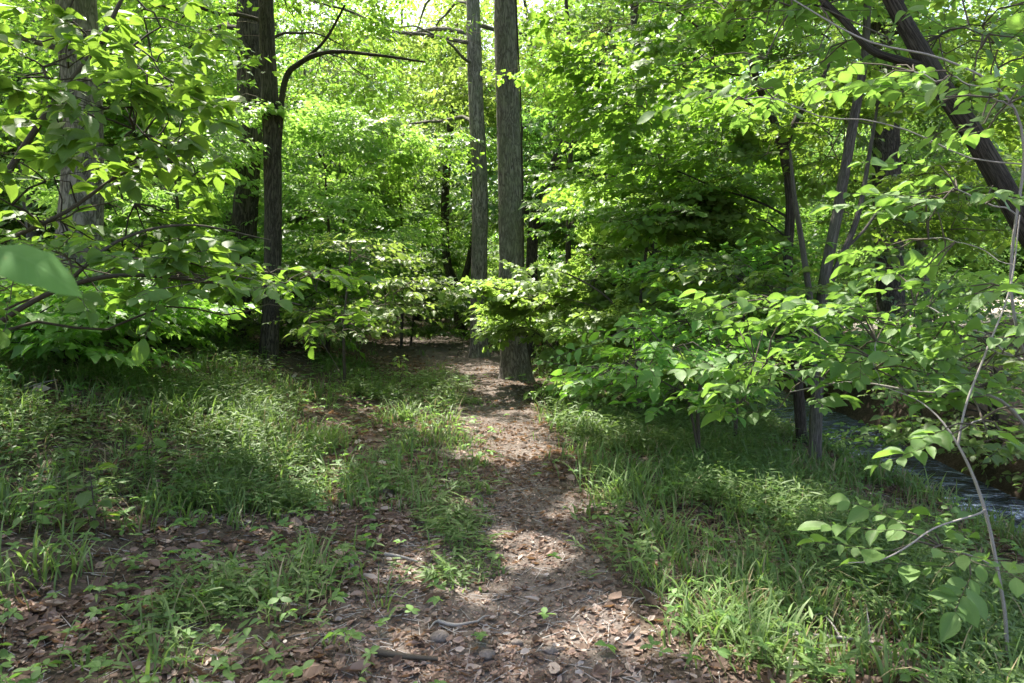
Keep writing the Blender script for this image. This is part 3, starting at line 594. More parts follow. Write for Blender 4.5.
q = a + Lf * (u[..., None] * ax + (hw * v)[..., None] * sd + (.10 * np.sin(np.pi * u) - .16 * u ** 2 - .22 * hw * np.abs(v) ** 1.6 + .012 * np.sin(u * 23 + v * 2) * np.abs(v))[..., None] * up)
at = np.stack([u, hw * v, np.full_like(u, .45)], -1); ii = (np.arange(24)[:, None] * 15 + np.arange(14)[None])
g.add(q.reshape(-1, 3), np.stack([ii, ii + 15, ii + 16, ii + 1], -1), np.full(24 * 14, 4), 0, at.reshape(-1, 3))
g.build('leaf', [M['bigleaf']], pl, origin=s0[0][0])
s3 = stem_px([(345, 384), (344, 330), (348, 280), (352, 235)], 11.5, [.03, .025, .018, .008])
plant('beech_sapling', 'pale-leaved layered sapling at the left side of the path', 'sapling', [s3],
      [cl(345, 245, 11.5, (.5, .6, .1), 22), cl(385, 258, 11.6, (.5, .6, .09), 20), cl(310, 268, 12, (.7, .6, .1), 26), cl(370, 285, 11.2, (.75, .7, .09), 30), cl(392, 305, 11, (.4, .6, .07), 16), cl(340, 308, 11.6, (.8, .7, .09), 30), cl(345, 328, 11.0, (.6, .6, .07), 18), cl(285, 325, 13.4, (.8, .5, .12), 26), cl(235, 322, 13.6, (.6, .5, .14), 22)], limbleaf=0, leaf=('bright', 'ovate', .13), spray=('twig', .55), bark='twig', limbs=8, seed=33, limb_r=.009, zhole=9, **sh)
s4 = stem_px([(640, 400), (638, 340), (645, 260), (655, 190)], 10, [.04, .033, .025, .012])
s4b = (np.array([s4[0][1], P(610, 300, 10), P(570, 275, 10.2), P(535, 265, 10.6)]), [.02, .016, .012, .005])
plant('maple_sapling', 'bright yellow-green sapling reaching across in front of the stoutest trunk', 'sapling', [s4, s4b],
      [cl(528, 290, 11.2, (.6, .5, .28), 50), cl(600, 270, 10.4, (.8, .7, .4), 44), cl(670, 230, 10, (.9, .8, .5), 50), cl(640, 320, 9.6, (.7, .6, .3), 30), cl(510, 318, 12.3, (.55, .4, .14), 26), cl(720, 270, 10, (.6, .6, .4), 26)],
      leaf=('bright', 'broad', .12), spray=('fan', .6), bark='twig', limbs=9, seed=34, limb_r=.011, zhole=9, **sh)
s5 = stem_px([(700, 455), (698, 405), (705, 360), (712, 310)], 6.9, [.022, .019, .014, .006])
s5b = (np.array([s5[0][0] + [.03, .02, 0], P(688, 400, 6.8), P(672, 365, 6.7), P(650, 345, 6.6)]), [.015, .012, .009, .005])
plant('spicebush', 'low green shrub with thin stems in the grass right of the path', 'shrub', [s5, s5b],
      [cl(650, 350, 6.6, (.55, .5, .25), 44), cl(710, 330, 6.8, (.6, .5, .3), 56), cl(670, 392, 6.6, (.45, .4, .13), 30), cl(755, 350, 6.8, (.45, .5, .18), 22), cl(620, 378, 7, (.35, .3, .12), 18)],
      leaf=('nearbright', 'ovate', .12), limbleaf=0, spray=('twig', .42), bark='twig', limbs=8, seed=35, limb_r=.008, zhole=9, **sh)
fA = (np.array([G(2.62, 3.0, -.05), P(1018, 683, 3.0), P(1003, 600, 3.0), P(985, 510, 3.05), P(958, 445, 3.15), P(925, 405, 3.3), P(880, 385, 3.6)]), [.011, .009, .008, .0072, .006, .003, .002])
fB = (np.array([G(2.9, 3.4, -.05), P(1060, 480, 3.4), P(1012, 300, 3.4), P(1024, 150, 3.4), P(1000, 90, 3.4), P(940, 58, 3.5), P(865, 40, 3.6), P(785, -5, 3.8)]), [.011, .0095, .0075, .0065, .0055, .005, .0045, .0035])
fC = (np.array([fB[0][1], P(1000, 400, 3.5), P(920, 392, 3.7), P(850, 382, 3.9), P(790, 392, 4.1)]), [.009, .008, .0065, .005, .003])
fD = (np.array([fA[0][3], P(975, 515, 2.95), P(935, 528, 2.9), P(905, 548, 2.85), P(880, 560, 2.8), P(848, 563, 2.8)]), [.005, .0045, .004, .0035, .003, .002])
fE = (np.array([fA[0][4], P(966, 405, 3.18), P(986, 352, 3.22), P(1010, 288, 3.3), P(1020, 215, 3.35)]), [.0058, .0054, .0048, .004, .003])
plant('spicebush', 'large foreground shrub at the right edge with pale stems and broad drooping leaves', 'shrub', [fA, fB, fC, fD, fE],
      [cl(795, 378, 4.0, (.42, .35, .12), 20), cl(850, 325, 3.9, (.5, .4, .16), 26), cl(915, 375, 3.7, (.36, .3, .16), 15), cl(965, 310, 3.5, (.36, .35, .28), 34), cl(920, 265, 3.9, (.25, .4, .15), 12), cl(950, 190, 3.5, (.25, .3, .14), 11), cl(770, 310, 4.3, (.4, .4, .14), 20),
       cl(860, 70, 3.8, (.35, .3, .1), 5), cl(740, 100, 4.0, (.25, .3, .12), 4), cl(790, 90, 3.9, (.25, .2, .1), 4), cl(990, 90, 3.4, (.3, .3, .2), 12), cl(975, 420, 3.2, (.3, .2, .14), 9), cl(925, 545, 2.9, (.2, .15, .06), 6), cl(985, 560, 3, (.2, .2, .1), 4), cl(770, 400, 4.1, (.2, .2, .06), 4)],
      leaf=('near', 'ovate', .1), limbleaf=0, spray=('twig', .33), bark='paletwig', limbs=14, seed=36, limb_r=.006, zhole=9, twig_r=.0018, width=1.1, tone=(.15, 1), **sh)
s7 = stem_px([(735, 420), (740, 350), (750, 280)], 8.5, [.025, .02, .01])
plant('spicebush', 'mid-green shrub between the low shrub and the three-stemmed tree', 'shrub', [s7],
      [cl(740, 300, 8.5, (.8, .7, .4), 60), cl(700, 270, 8.8, (.6, .6, .3), 40), cl(790, 330, 8.4, (.6, .6, .3), 40), cl(760, 255, 8.4, (.5, .6, .3), 26)], leaf=('nearbright', 'ovate', .125), limbleaf=0, spray=('twig', .5), bark='twig', limbs=7, seed=37, limb_r=.009, zhole=9, **sh)
for k, (px, py, Y, h, lab) in enumerate([(325, 200, 15.5, 3.2, 'bright layered sapling between the dark slender trunk and the crooked forking tree'), (400, 215, 21, 3.6, 'tall layered sapling standing in the shade left of the slimmer pale trunk'), (650, 215, 15, 2.8, 'pale layered sapling behind the bright sapling right of the stoutest trunk'), (175, 215, 13.5, 2.6, 'layered sapling on the left bank between the two biggest left trunks')]):
    q = P(px, py, Y); bb = G(q[0], q[1], -.05); hh = q[2] + 1.6 - bb[2]
    rr = np.random.default_rng(k + 900); cs = [(bb + np.array([rr.normal(0, .8), rr.normal(0, .6), hh * z]), (1.3 - .5 * z, 1.1, .1), 26) for z in np.linspace(.48, 1.05, 8)]
    plant('beech_sapling', lab, 'sapling', [(np.array([bb, bb + [.08, 0, hh * .5], bb + [-.05, 0, hh]]), [.05, .035, .012])], cs, leaf=('bright' if k != 1 else 'mid', 'far', .15), spray=('fan', .75), bark='darkbark', limbs=8, seed=120 + k, limb_r=.014, zhole=9, part=('stem', 'branch', 'foliage'), sides=7)
# hanging over the far bank of the stream
for k, (px, py, Y, lab) in enumerate([(985, 330, 11, 'dark bush over the far bank of the stream at the right edge'), (930, 300, 13.5, 'dark bush on the far bank of the stream below the thick upright trunk'), (850, 330, 17, 'dark bush on the far bank of the stream, farther upstream'), (915, 385, 11.5, 'dark bush on the far bank of the stream, midway along'), (1062, 400, 9.3, 'dark bush on the far bank of the stream, cut by the right edge'), (985, 385, 10.6, 'dark bush overhanging the far bank of the stream near the right edge')]):
    c = P(px, py, Y); b = G(c[0] + .2, c[1], -.05)
    plant('stream_bush', lab, 'bush', [(np.array([b, (b + c) / 2 + [.1, 0, 0], c]), [.03, .02, .01])], [(c, (1.3, 1.1, .7) if k < 6 else (.6, .5, .3), 46 if k < 6 else 30), (c + [-.5, -.4, -.6], (1, .8, .5) if k < 6 else (.5, .4, .2), 26 if k < 6 else 16)], leaf=('near', 'ovate', .13), spray=('twig', .55), bark='darkbark', limbs=6, seed=60 + k, **sh)
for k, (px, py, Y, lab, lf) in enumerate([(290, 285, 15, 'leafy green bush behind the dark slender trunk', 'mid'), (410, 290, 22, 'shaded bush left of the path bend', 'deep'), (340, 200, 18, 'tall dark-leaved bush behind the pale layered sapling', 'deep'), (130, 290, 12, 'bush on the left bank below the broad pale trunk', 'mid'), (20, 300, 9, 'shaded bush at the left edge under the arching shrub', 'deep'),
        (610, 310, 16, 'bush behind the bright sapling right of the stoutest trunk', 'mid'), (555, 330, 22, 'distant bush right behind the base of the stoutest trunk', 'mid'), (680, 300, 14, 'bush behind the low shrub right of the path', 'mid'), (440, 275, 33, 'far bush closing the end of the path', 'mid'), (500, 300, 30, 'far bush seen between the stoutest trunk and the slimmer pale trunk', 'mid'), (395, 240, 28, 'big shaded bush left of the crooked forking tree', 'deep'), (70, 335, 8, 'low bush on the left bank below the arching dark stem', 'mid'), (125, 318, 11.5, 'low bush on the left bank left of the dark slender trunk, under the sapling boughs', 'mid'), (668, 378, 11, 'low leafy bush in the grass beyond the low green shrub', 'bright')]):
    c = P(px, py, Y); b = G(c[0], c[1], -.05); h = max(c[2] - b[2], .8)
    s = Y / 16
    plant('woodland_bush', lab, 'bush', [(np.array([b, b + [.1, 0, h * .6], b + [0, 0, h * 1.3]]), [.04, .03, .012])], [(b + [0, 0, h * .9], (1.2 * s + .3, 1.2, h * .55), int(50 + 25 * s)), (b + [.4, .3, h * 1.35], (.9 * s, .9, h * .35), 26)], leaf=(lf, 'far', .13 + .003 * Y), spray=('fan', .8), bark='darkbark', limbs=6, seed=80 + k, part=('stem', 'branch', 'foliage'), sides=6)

# ------------------------------------------------------------------ mid and far woods: five kinds of tree, copied
def woods_tree(k, leaf, h, seed, bark, w=2.6):
    r = np.random.default_rng(seed)
    pts = np.array([[0, 0, -.2], [r.normal(0, .1), r.normal(0, .1), h * .3], [r.normal(0, .3), r.normal(0, .3), h * .65], [r.normal(0, .4), r.normal(0, .4), h]])
    cs = [(np.array([r.normal(0, .8), r.normal(0, .8), z * h]), (w * (1.05 - .45 * abs(z - .45)), w * (1.05 - .45 * abs(z - .45)), h * .1), n) for z, n in ((.14, 40), (.28, 62), (.42, 74), (.56, 74), (.7, 60), (.84, 44), (.95, 24))]
    return plant('woods_tree', 'x', 'tree', [(pts, [.2, .16, .11, .03])], cs, leaf=leaf, spray=('fan', 1.5), bark=bark, limbs=7, seed=seed, sides=9, zhole=999, gaps=.24)
gz0 = gz
gz = lambda x, y: np.full_like(np.asarray(x, float), -5.0)
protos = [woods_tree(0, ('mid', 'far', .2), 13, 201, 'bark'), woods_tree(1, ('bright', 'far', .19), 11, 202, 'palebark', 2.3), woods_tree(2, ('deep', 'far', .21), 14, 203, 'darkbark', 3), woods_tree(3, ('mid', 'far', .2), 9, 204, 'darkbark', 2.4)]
gz = gz0
def copy_tree(root):
    c = root.copy(); C.objects.link(c)
    for ch in list(root.children):
        d = ch.copy(); C.objects.link(d); d.parent = c
    return c
r = np.random.default_rng(99); spots = []
tries = 0
while len(spots) < 115 and tries < 12000:
    tries += 1
    y = 19 + 56 * r.random() ** 1.4; x = r.uniform(-.85 * y - 5, .85 * y + 5)
    if abs(x - float(path_c(y))) < 3.2 or abs(x - float(stream_c(y))) < 2.6: continue
    if ((x - 21) / 8) ** 2 + ((y - 31) / 10) ** 2 < 1: continue
    px = 512 + x / y * F
    if 300 < px < 620 and y < 24: continue
    if px > 930 and y < 30: continue
    if 430 < px < 640 and y > 32 and r.random() < .65: continue
    if min([99] + [math.hypot(x - a, y - b) for a, b, _ in spots]) < 2.1: continue
    spots.append((x, y, px))
used = set()
for n, (x, y, px) in enumerate(spots):
    k = int(r.integers(0, 4)); o = protos[k] if k not in used else copy_tree(protos[k]); used.add(k)
    o.location = (x, y, float(gz(x, y))); o.rotation_euler = (0, 0, r.uniform(0, 6.28)); s = r.uniform(.8, 1.2) * (1 + max(0, y - 24) / 45); o.scale = (s, s, s * r.uniform(.9, 1.15))
    if px < 430: o['label'] = 'leafy tree deep in the woods left of the path bend'; o['group'] = 'trees deep in the woods on the left'
    elif x < float(stream_c(y)): o['label'] = 'leafy tree deep in the woods between path and stream'; o['group'] = 'trees deep in the woods in the middle'
    else: o['label'] = 'leafy tree deep in the woods beyond the stream'; o['group'] = 'trees deep in the woods on the right'
# the far wall of woods that reads as one mass
g = Geo(); n = 90000
th = r.uniform(-1.0, 1.0, n); rad = r.uniform(80, 100, n); x = np.sin(th) * rad; y = np.cos(th) * rad
top = 9 + 9 * fbm(th * 14, th * 0 + 3, 123, 3); z = gz(x, y) + top * r.random(n) ** .9
leaves(g, 'far', np.stack([x, y, z], 1), r.normal(0, 1, (n, 3)) * [1, 1, .4], r.normal(0, .6, (n, 3)) + [0, 0, .8], r.uniform(.5, 1.1, n), r.random(n))
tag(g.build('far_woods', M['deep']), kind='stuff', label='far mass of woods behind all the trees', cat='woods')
# ------------------------------------------------------------------ the forest floor
r = np.random.default_rng(5)
def in_view(x, y, m=.15): return np.abs(x) < (.78 + m) * y + .3
def scatter(n, y0, y1, dens=None, power=1.0):
    """points on the floor, denser close by"""
    y = y0 + (y1 - y0) * r.random(n) ** power; x = r.uniform(-1, 1, n) * (.8 * y + .4)
    k = np.ones(n, bool) if dens is None else r.random(n) < dens(x, y)
    k &= x < stream_c(y) - 1.1
    return x[k], y[k]
def slope_n(x, y):
    e = .05; return norm(np.stack([-(gz(x + e, y) - gz(x - e, y)) / (2 * e), -(gz(x, y + e) - gz(x, y - e)) / (2 * e), np.ones_like(x)], -1))
# leaf litter
def lit_d(x, y):
    pm = path_mask(x, y)
    return np.clip(.3 + 2.4 * (fbm(x * 1.5, y * 1.5, 31, 4) - .4) + .1 * pm, .12 + .3 * pm, 1)
g = Geo()
for (n, y0, y1, med, sg, pw) in ((80000, 2.2, 9, .044, .4, 1.25), (60000, 2.2, 7, .018, .35, 1.15), (50000, 6, 18, .06, .4, 1.2), (11000, 15, 36, .11, .3, 1.2)):
    x, y = scatter(n, y0, y1, lit_d, pw); k = len(x); a = r.uniform(0, 6.283, k); nn = slope_n(x, y) + r.normal(0, .28, (k, 3))
    p = np.stack([x, y, gz(x, y) + r.uniform(0, .014, k)], 1)
    pm = path_mask(x, y)
    L = np.clip(med * np.exp(r.normal(0, sg, k)), .008, .17) * (1 - .3 * pm)
    pale = (fbm(x * 2.2, y * 2.2, 35) - .5) * .7
    tn = np.clip(r.beta(1.3, 2.3, k) + .04 * pm + pale, 0, 1)
    leaves(g, 'dry', p, np.stack([np.cos(a), np.sin(a), r.normal(0, .2, k)], 1), nn, L, tn, 0, r.uniform(.4, 1.3, k))
tag(g.build('leaf_litter', M['litter'], smooth=False), kind='stuff', label='brown dry leaves scattered over the forest floor', cat='litter')
g = Geo(); x, y = scatter(9000, 2.2, 14, lambda x, y: .5 + .4 * path_mask(x, y), 1.4); k = len(x)
a = r.uniform(0, 6.283, k); L = r.uniform(.03, .16, k); z = gz(x, y) + .008
A = np.stack([x, y, z], 1); B = np.stack([x + np.cos(a) * L, y + np.sin(a) * L, gz(x + np.cos(a) * L, y + np.sin(a) * L) + r.uniform(.004, .02, k)], 1)
segs(g, A, B, r.uniform(.0012, .0035, k), .0012, 0, 4); tag(g.build('twig_debris', M['paletwig']), kind='stuff', label='short broken twigs littering the path and floor', cat='twigs')

# grass: arching blades and leafy stilt-grass stems
def grass_d(x, y):
    s = x - path_c(y); w = path_w(y)
    d = sstep(w * .75, w * 1.9, np.abs(s) + (fbm(x * 2, y * 2, 57) - .5) * .7) * sstep(.37, .64, fbm(x * .85 + 9, y * .85, 51, 4) + .09 * (s > 0))
    d = d * (1 - .9 * np.exp(-(((x + 5.6) / 1.7) ** 2 + ((y - 11.4) / .9) ** 2))) * (1 - .85 * np.exp(-(((x + 3.7) / 1.1) ** 2 + ((y - 12.3) / .8) ** 2))) * (1 - .75 * np.exp(-(((x + 1.25) / .55) ** 2 + ((y - 3.3) / .9) ** 2)))
    d = d * np.where(y < 4.6, .45 + .55 * sstep(.42, .6, fbm(x * 1.6, y * 1.6, 58)), 1)
    d = d * (1 - .75 * np.exp(-(((x + 3.4) / .9) ** 2 + ((y - 5.2) / 1.6) ** 2)))
    d = d * (1 - .9 * sstep(12, 16, y) * sstep(2.6, 1.6, np.abs(s + .3)))
    hump = .85 * np.exp(-((s + .27) / .2) ** 2) * sstep(.3, .55, fbm(x * 1.3, y * 1.3, 61)) * (y > 3.8)
    edge = .35 * np.exp(-((s + .75) / .3) ** 2) * (y > 5)
    return np.clip(d + hump + edge, 0, 1)
def blades(geo, x, y, L, w, lean, tone, mat=0, seg=4):
    k = len(x); a = r.uniform(0, 6.283, k); h = np.stack([np.cos(a), np.sin(a), np.zeros(k)], 1); side = np.stack([-np.sin(a), np.cos(a), np.zeros(k)], 1)
    b = np.stack([x, y, gz(x, y) - .01], 1); t = np.linspace(0, 1, seg + 1)
    th = lean[:, None] * (.25 + 1.25 * t[None] ** 1.2)                      # bends over along its length
    st = L[:, None] / seg; dz = np.cos(th) * st; dh = np.sin(th) * st
    cz = np.concatenate([np.zeros((k, 1)), np.cumsum(dz[:, :-1], 1)], 1); ch = np.concatenate([np.zeros((k, 1)), np.cumsum(dh[:, :-1], 1)], 1)
    c = b[:, None] + h[:, None] * ch[..., None] + np.array([0, 0, 1.])[None, None] * cz[..., None]
    ww = (w[:, None] * np.sin(np.pi * (.18 + .80 * t[None])) ** .8)[..., None] * side[:, None] * .5
    v = np.stack([c - ww, c + ww], 2).reshape(k, -1, 3)
    q = np.concatenate([[2 * i, 2 * i + 1, 2 * i + 3, 2 * i + 2] for i in range(seg)])
    at = np.zeros((k, (seg + 1) * 2, 3), np.float32); at[..., 0] = np.repeat(t, 2)[None]; at[..., 2] = tone[:, None]
    geo.add(v, q[None] + (np.arange(k) * (seg + 1) * 2)[:, None], np.full(k * seg, 4), mat, at.reshape(-1, 3))
g = Geo()
for (n, y0, y1, per, l0, l1, w0, pw) in ((5600, 2.3, 8, 8, .09, .34, .0075, 1.25), (5800, 6.5, 18, 8, .14, .36, .011, 1.2), (2200, 16, 34, 6, .2, .4, .02, 1.0)):
    x, y = scatter(n, y0, y1, grass_d, pw); hum = np.abs(x - path_c(y)) < path_w(y) * .7
    k = len(x); ci = np.repeat(np.arange(k), per); sz = r.uniform(.55, 1.15, k) * np.where(hum, .4, 1)
    bx = x[ci] + r.normal(0, .045, k * per); by = y[ci] + r.normal(0, .045, k * per)
    L = r.uniform(l0, l1, k * per) * sz[ci]
    dry = r.random(k * per) < .16
    tn = np.clip(r.random(k)[ci] * .6 + r.random(k * per) * .4, 0, 1)
    ln = r.uniform(.4, 1.5, k * per); w = w0 * r.uniform(.6, 1.5, k * per) * np.where(r.random(k)[ci] < .35, 1.7, 1)
    blades(g, bx[~dry], by[~dry], L[~dry], w[~dry], ln[~dry], tn[~dry], 0)
    blades(g, bx[dry], by[dry], L[dry], w[dry] * .7, ln[dry], tn[dry], 1)
for (px, py, Y, nb, lm) in [(625, 500, 5.4, 130, .4), (650, 545, 4.6, 90, .28), (610, 470, 6.2, 100, .4), (660, 600, 3.8, 60, .24), (720, 655, 3.2, 130, .24), (760, 668, 3.1, 110, .22), (25, 540, 4.2, 80, .4), (60, 590, 3.7, 70, .3), (220, 500, 5.2, 100, .34), (250, 430, 7.5, 120, .4), (330, 440, 7.6, 90, .34), (180, 440, 7, 110, .4), (860, 560, 4.6, 90, .34), (960, 620, 3.8, 80, .34), (800, 500, 5.8, 100, .38), (400, 410, 9, 110, .34), (560, 405, 10, 90, .34), (590, 430, 8, 90, .34), (690, 470, 6.4, 90, .34)]:
    q = P(px, py, Y); k = nb; bx = q[0] + r.normal(0, .14, k); by = q[1] + r.normal(0, .14, k)
    blades(g, bx, by, lm * r.uniform(.55, 1.2, k), r.uniform(.007, .015, k) * (.8 + .05 * Y), r.uniform(.6, 1.6, k), np.clip(.35 + .65 * r.random(k), 0, 1), 0, 5)
# leafy stems
x, y = scatter(44000, 2.3, 15, lambda x, y: grass_d(x, y) * sstep(.35, .6, fbm(x * .9, y * .9, 71)), 1.25)
k = len(x); a = r.uniform(0, 6.283, k); H = r.uniform(.1, .3, k) * (1 - .5 * (np.abs(x - path_c(y)) < path_w(y) * .8)); A = np.stack([x, y, gz(x, y)], 1); tl = r.uniform(.1, .8, k)
dirv = np.stack([np.cos(a) * np.sin(tl), np.sin(a) * np.sin(tl), np.cos(tl)], 1); B = A + dirv * H[:, None]
segs(g, A, B, .0012, .0008, 0, 3); tn0 = r.random(k)
for j in range(6):
    u = .3 + .14 * j; p = A + dirv * (H * u)[:, None]; sd = a + (1 if j % 2 else -1) * r.uniform(.7, 1.6, k)
    d = np.stack([np.cos(sd), np.sin(sd), r.uniform(-.25, .5, k)], 1)
    leaves(g, 'blade', p, d, np.array([[0, 0, 1.]]) + r.normal(0, .3, (k, 3)), r.uniform(.05, .125, k) * (.75 + .05 * y), np.clip(tn0 * .6 + .4 * r.random(k), 0, 1), 0, 1.2)
tag(g.build('grass', [M['grass'], M['drygrass']]), kind='stuff', label='tufts of woodland grass on both sides of the path', cat='grass')
# low broad-leaved ground cover
g = Geo(); x, y = scatter(6000, 2.3, 14, lambda x, y: np.clip(.15 + grass_d(x, y) * .5 + .25 * ((x - path_c(y)) < 0), 0, 1) * (1 - .8 * path_mask(x, y)), 1.35)
k = len(x); H = r.uniform(.03, .16, k); A = np.stack([x, y, gz(x, y)], 1); B = A + np.stack([r.normal(0, .02, k), r.normal(0, .02, k), H], 1); segs(g, A, B, .0015, .001, 1, 3)
for j in range(5):
    sd = j * 1.257 + r.uniform(-.4, .4, k) + x * 9; m = r.random(k) < .85
    leaves(g, 'ovate', B[m], np.stack([np.cos(sd), np.sin(sd), r.uniform(-.3, .4, k)], 1)[m], (np.array([[0, 0, 1.]]) + r.normal(0, .25, (k, 3)))[m], (r.uniform(.03, .075, k) * (.8 + .04 * y))[m], r.random(k)[m], 0)
tag(g.build('ground_plants', [M['near'], M['twig']]), kind='stuff', label='low broad-leaved seedlings carpeting the floor', cat='ground plants')

# single young plants that stand out
def young(px, py, Y, h, nl, L, label, leaf='nearbright', seed=0, whorls=3):
    rr = np.random.default_rng(seed + 400); q = P(px, py, Y); b = G(q[0], q[1]); root = empty('young_plant', b, label, 'plant')
    top = b + np.array([rr.normal(0, .04), rr.normal(0, .04), h]); g1 = Geo(); tube(g1, [b - [0, 0, .03], (b + top) / 2 + rr.normal(0, .012, 3), top], [.006, .005, .003], 5, 8); g1.build('stem', M['twig'], root, origin=b)
    g2 = Geo()
    for w in range(whorls):
        u = 1 - w * .24; p = b + (top - b) * u
        for j in range(nl):
            an = j * 6.283 / nl + rr.uniform(-.3, .3) + w; d = np.array([math.cos(an), math.sin(an), rr.uniform(-.15, .35)]); pl = p + d * L * .35
            segs(g2, p[None], pl[None], .0018, .0012, 1)
            leaves(g2, 'ovate', pl[None], d[None] + [[0, 0, -.2]], np.array([[0, 0, 1.]]) + rr.normal(0, .25, (1, 3)), np.array([L * rr.uniform(.7, 1.15)]), rr.random(1), 0)
    g2.build('foliage', [M[leaf], M['twig']], root, origin=b)
young(98, 560, 4.2, .42, 6, .12, 'tall whorled seedling, the biggest single plant on the grassy left bank', seed=1, whorls=4)
young(152, 482, 5.6, .28, 4, .13, 'small seedling with two upright bright leaves behind the tallest seedling', seed=2, whorls=2)
young(30, 560, 4.0, .25, 5, .10, 'seedling in the grass at the left edge', seed=3)
young(400, 372, 12.2, .6, 6, .15, 'knee-high seedling at the left edge of the path, below the pale layered sapling', seed=4, leaf='bright')
young(112, 606, 3.7, .14, 5, .08, 'small dark seedling among the dry leaves at the lower left', seed=5, leaf='near', whorls=2)
young(133, 655, 3.1, .12, 5, .07, 'tiny pale seedling near the bottom edge at the lower left', seed=6, whorls=1)
young(655, 590, 3.9, .16, 5, .06, 'little round-leaved seedling at the grass edge right of the path', seed=7, leaf='near', whorls=2)
young(580, 385, 12.4, .5, 6, .14, 'seedling at the foot of the stoutest trunk', seed=8, leaf='bright')

def stick(name, label, pts, rad, mat='paletwig', forks=(), cat='stick', lift=.012):
    w = []
    for (a, b) in pts:
        Y = 683 * 1.6 / max(b - 300, 20)
        for _ in range(8):
            q = P(a, b, Y); z = float(gz(q[0], q[1])); d = (CAMZ - z); Y += .7 * ((F * d / max((b - 300), 20)) - Y)
        q = P(a, b, Y); w.append(G(q[0], q[1], lift + rad))
    w = np.array(w); g = Geo(); tube(g, w, np.linspace(rad, rad * .5, len(w)), 7, 24, rough=.15, seed=len(label))
    for (i, off, r2) in forks:
        tube(g, [w[i], w[i] + np.array(off) * .5 + [0, 0, .01], w[i] + np.array(off)], [r2, r2 * .8, r2 * .4], 5, 8)
    b = w[0].copy(); o = g.build(name, M[mat], origin=b); o.location = b; tag(o, label, cat)
stick('fallen_branch', 'pale forked dead branch lying in the grass at the lower right', [(780, 650), (805, 657), (840, 660), (870, 665), (898, 682)], .011, forks=((2, (-.02, .12, .05), .006), (1, (-.2, -.08, .02), .006), (3, (.05, .14, .1), .005)), cat='branch', lift=.05)
stick('fallen_branch', 'curved thin dead twig in the grass above the pale forked branch', [(790, 645), (815, 634), (835, 632), (850, 648)], .006, cat='branch', lift=.05)
stick('fallen_stick', 'pale stick on the path edge left of the sunlit patch', [(385, 563), (402, 566), (418, 571)], .013)
stick('fallen_stick', 'grey stick lying left of the pale stick on the path edge', [(345, 550), (362, 557), (384, 565)], .010, 'twig')
stick('fallen_stick', 'forked pale stick across the lower path', [(438, 634), (455, 638), (478, 634)], .011, forks=((0, (-.03, -.1, .01), .006), (2, (.06, .04, .01), .006)))
stick('fallen_stick', 'thick brown stick at the bottom edge left of the path middle', [(376, 668), (405, 673), (438, 676)], .017, 'twig')
stick('fallen_stick', 'short stick in the middle of the path above the sunlit patch', [(456, 536), (470, 539), (486, 538)], .008)
stick('fallen_stick', 'pale bare stick on the shaded left bank', [(2, 398), (20, 394), (32, 384), (44, 368)], .016, forks=((1, (.3, .1, .1), .008),))
stick('fallen_branch', 'pale forked twig lying in the grass close to the stream', [(880, 440), (920, 428), (950, 432), (972, 452)], .012, forks=((1, (-.4, -.3, .1), .007), (2, (-.2, -.4, .15), .007)), cat='branch', lift=.05)
def stone(px, py, Y, s, label, seed):
    q = P(px, py, Y); b = G(q[0], q[1]); me = bpy.data.meshes.new('stone'); import bmesh
    bm = bmesh.new(); bmesh.ops.create_icosphere(bm, subdivisions=3, radius=1)
    for v in bm.verts:
        k = 1 + .35 * (float(fbm(v.co.x * 1.3 + seed * 5, v.co.y * 1.3 + v.co.z * 1.7, seed)) - .5)
        v.co = Vector((v.co.x * s * k, v.co.y * s * .8 * k, v.co.z * s * .55 * k))
    for f in bm.faces: f.smooth = True
    bm.to_mesh(me); bm.free(); me.materials.append(M['stone']); o = bpy.data.objects.new('stone', me); C.objects.link(o); o.location = b + np.array([0, 0, s * .2]); tag(o, label, 'stone')
stone(487, 666, 3.05, .042, 'rounded grey-brown stone nearest the bottom edge of the path', 1)
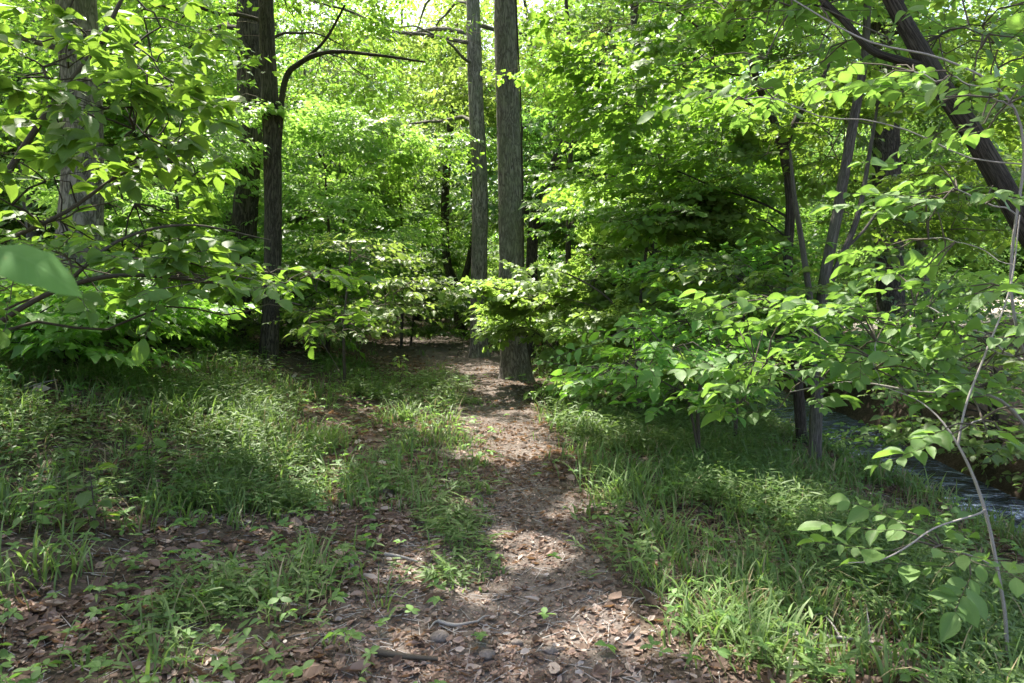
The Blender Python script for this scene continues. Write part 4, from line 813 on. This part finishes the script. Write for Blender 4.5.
stone(440, 645, 3.2, .05, 'reddish flat stone on the path above the rounded stone', 2)
stone(551, 660, 3.1, .035, 'small pale stone right of the rounded stone', 3)
stone(517, 655, 3.15, .03, 'small brown stone between the rounded stone and the pale one', 4)
stone(385, 495, 5.6, .07, 'flat half-buried stone on the path edge farther up', 5)

# ------------------------------------------------------------------ camera, sky, sun
cam = bpy.data.cameras.new('camera'); co = bpy.data.objects.new('camera', cam); C.objects.link(co)
cam.sensor_width = 36; cam.lens = 24; cam.clip_end = 1000; cam.clip_start = .05
cam.dof.use_dof = True; cam.dof.focus_distance = 8; cam.dof.aperture_fstop = 5.6
co.location = (0, 0, CAMZ); co.rotation_euler = (math.pi / 2 - PITCH, 0, 0); SC.camera = co
w = bpy.data.worlds.new('World'); SC.world = w; w.use_nodes = True; nt = w.node_tree; bg = nt.nodes['Background']
sky = nt.nodes.new('ShaderNodeTexSky'); sky.sky_type = 'NISHITA'; sky.sun_disc = False; sky.sun_elevation = SUN_EL; sky.sun_rotation = SUN_AZ; sky.ozone_density = .4; sky.dust_density = 5.0; sky.air_density = 1.0
nt.links.new(sky.outputs[0], bg.inputs[0]); bg.inputs[1].default_value = .15
sl = bpy.data.lights.new('sun', 'SUN'); so = bpy.data.objects.new('sun', sl); C.objects.link(so); sl.energy = 4.6; sl.angle = math.radians(.53); sl.color = (1, .95, .86)
so.rotation_euler = Vector(SUN).to_track_quat('Z', 'Y').to_euler(); so.location = (0, 0, 40)
SC.render.engine = 'CYCLES'
cy = SC.cycles; cy.max_bounces = 9; cy.diffuse_bounces = 6; cy.transmission_bounces = 7; cy.glossy_bounces = 2; cy.transparent_max_bounces = 4; cy.caustics_reflective = False; cy.caustics_refractive = False
cy.use_denoising = True; cy.sample_clamp_indirect = 10
try: cy.denoiser = 'OPENIMAGEDENOISE'; cy.denoising_prefilter = 'ACCURATE'
except Exception: pass
vs = SC.view_settings; vs.view_transform = 'Standard'; vs.look = 'None'; vs.exposure = 1.85; vs.gamma = 1; vs.use_curve_mapping = False
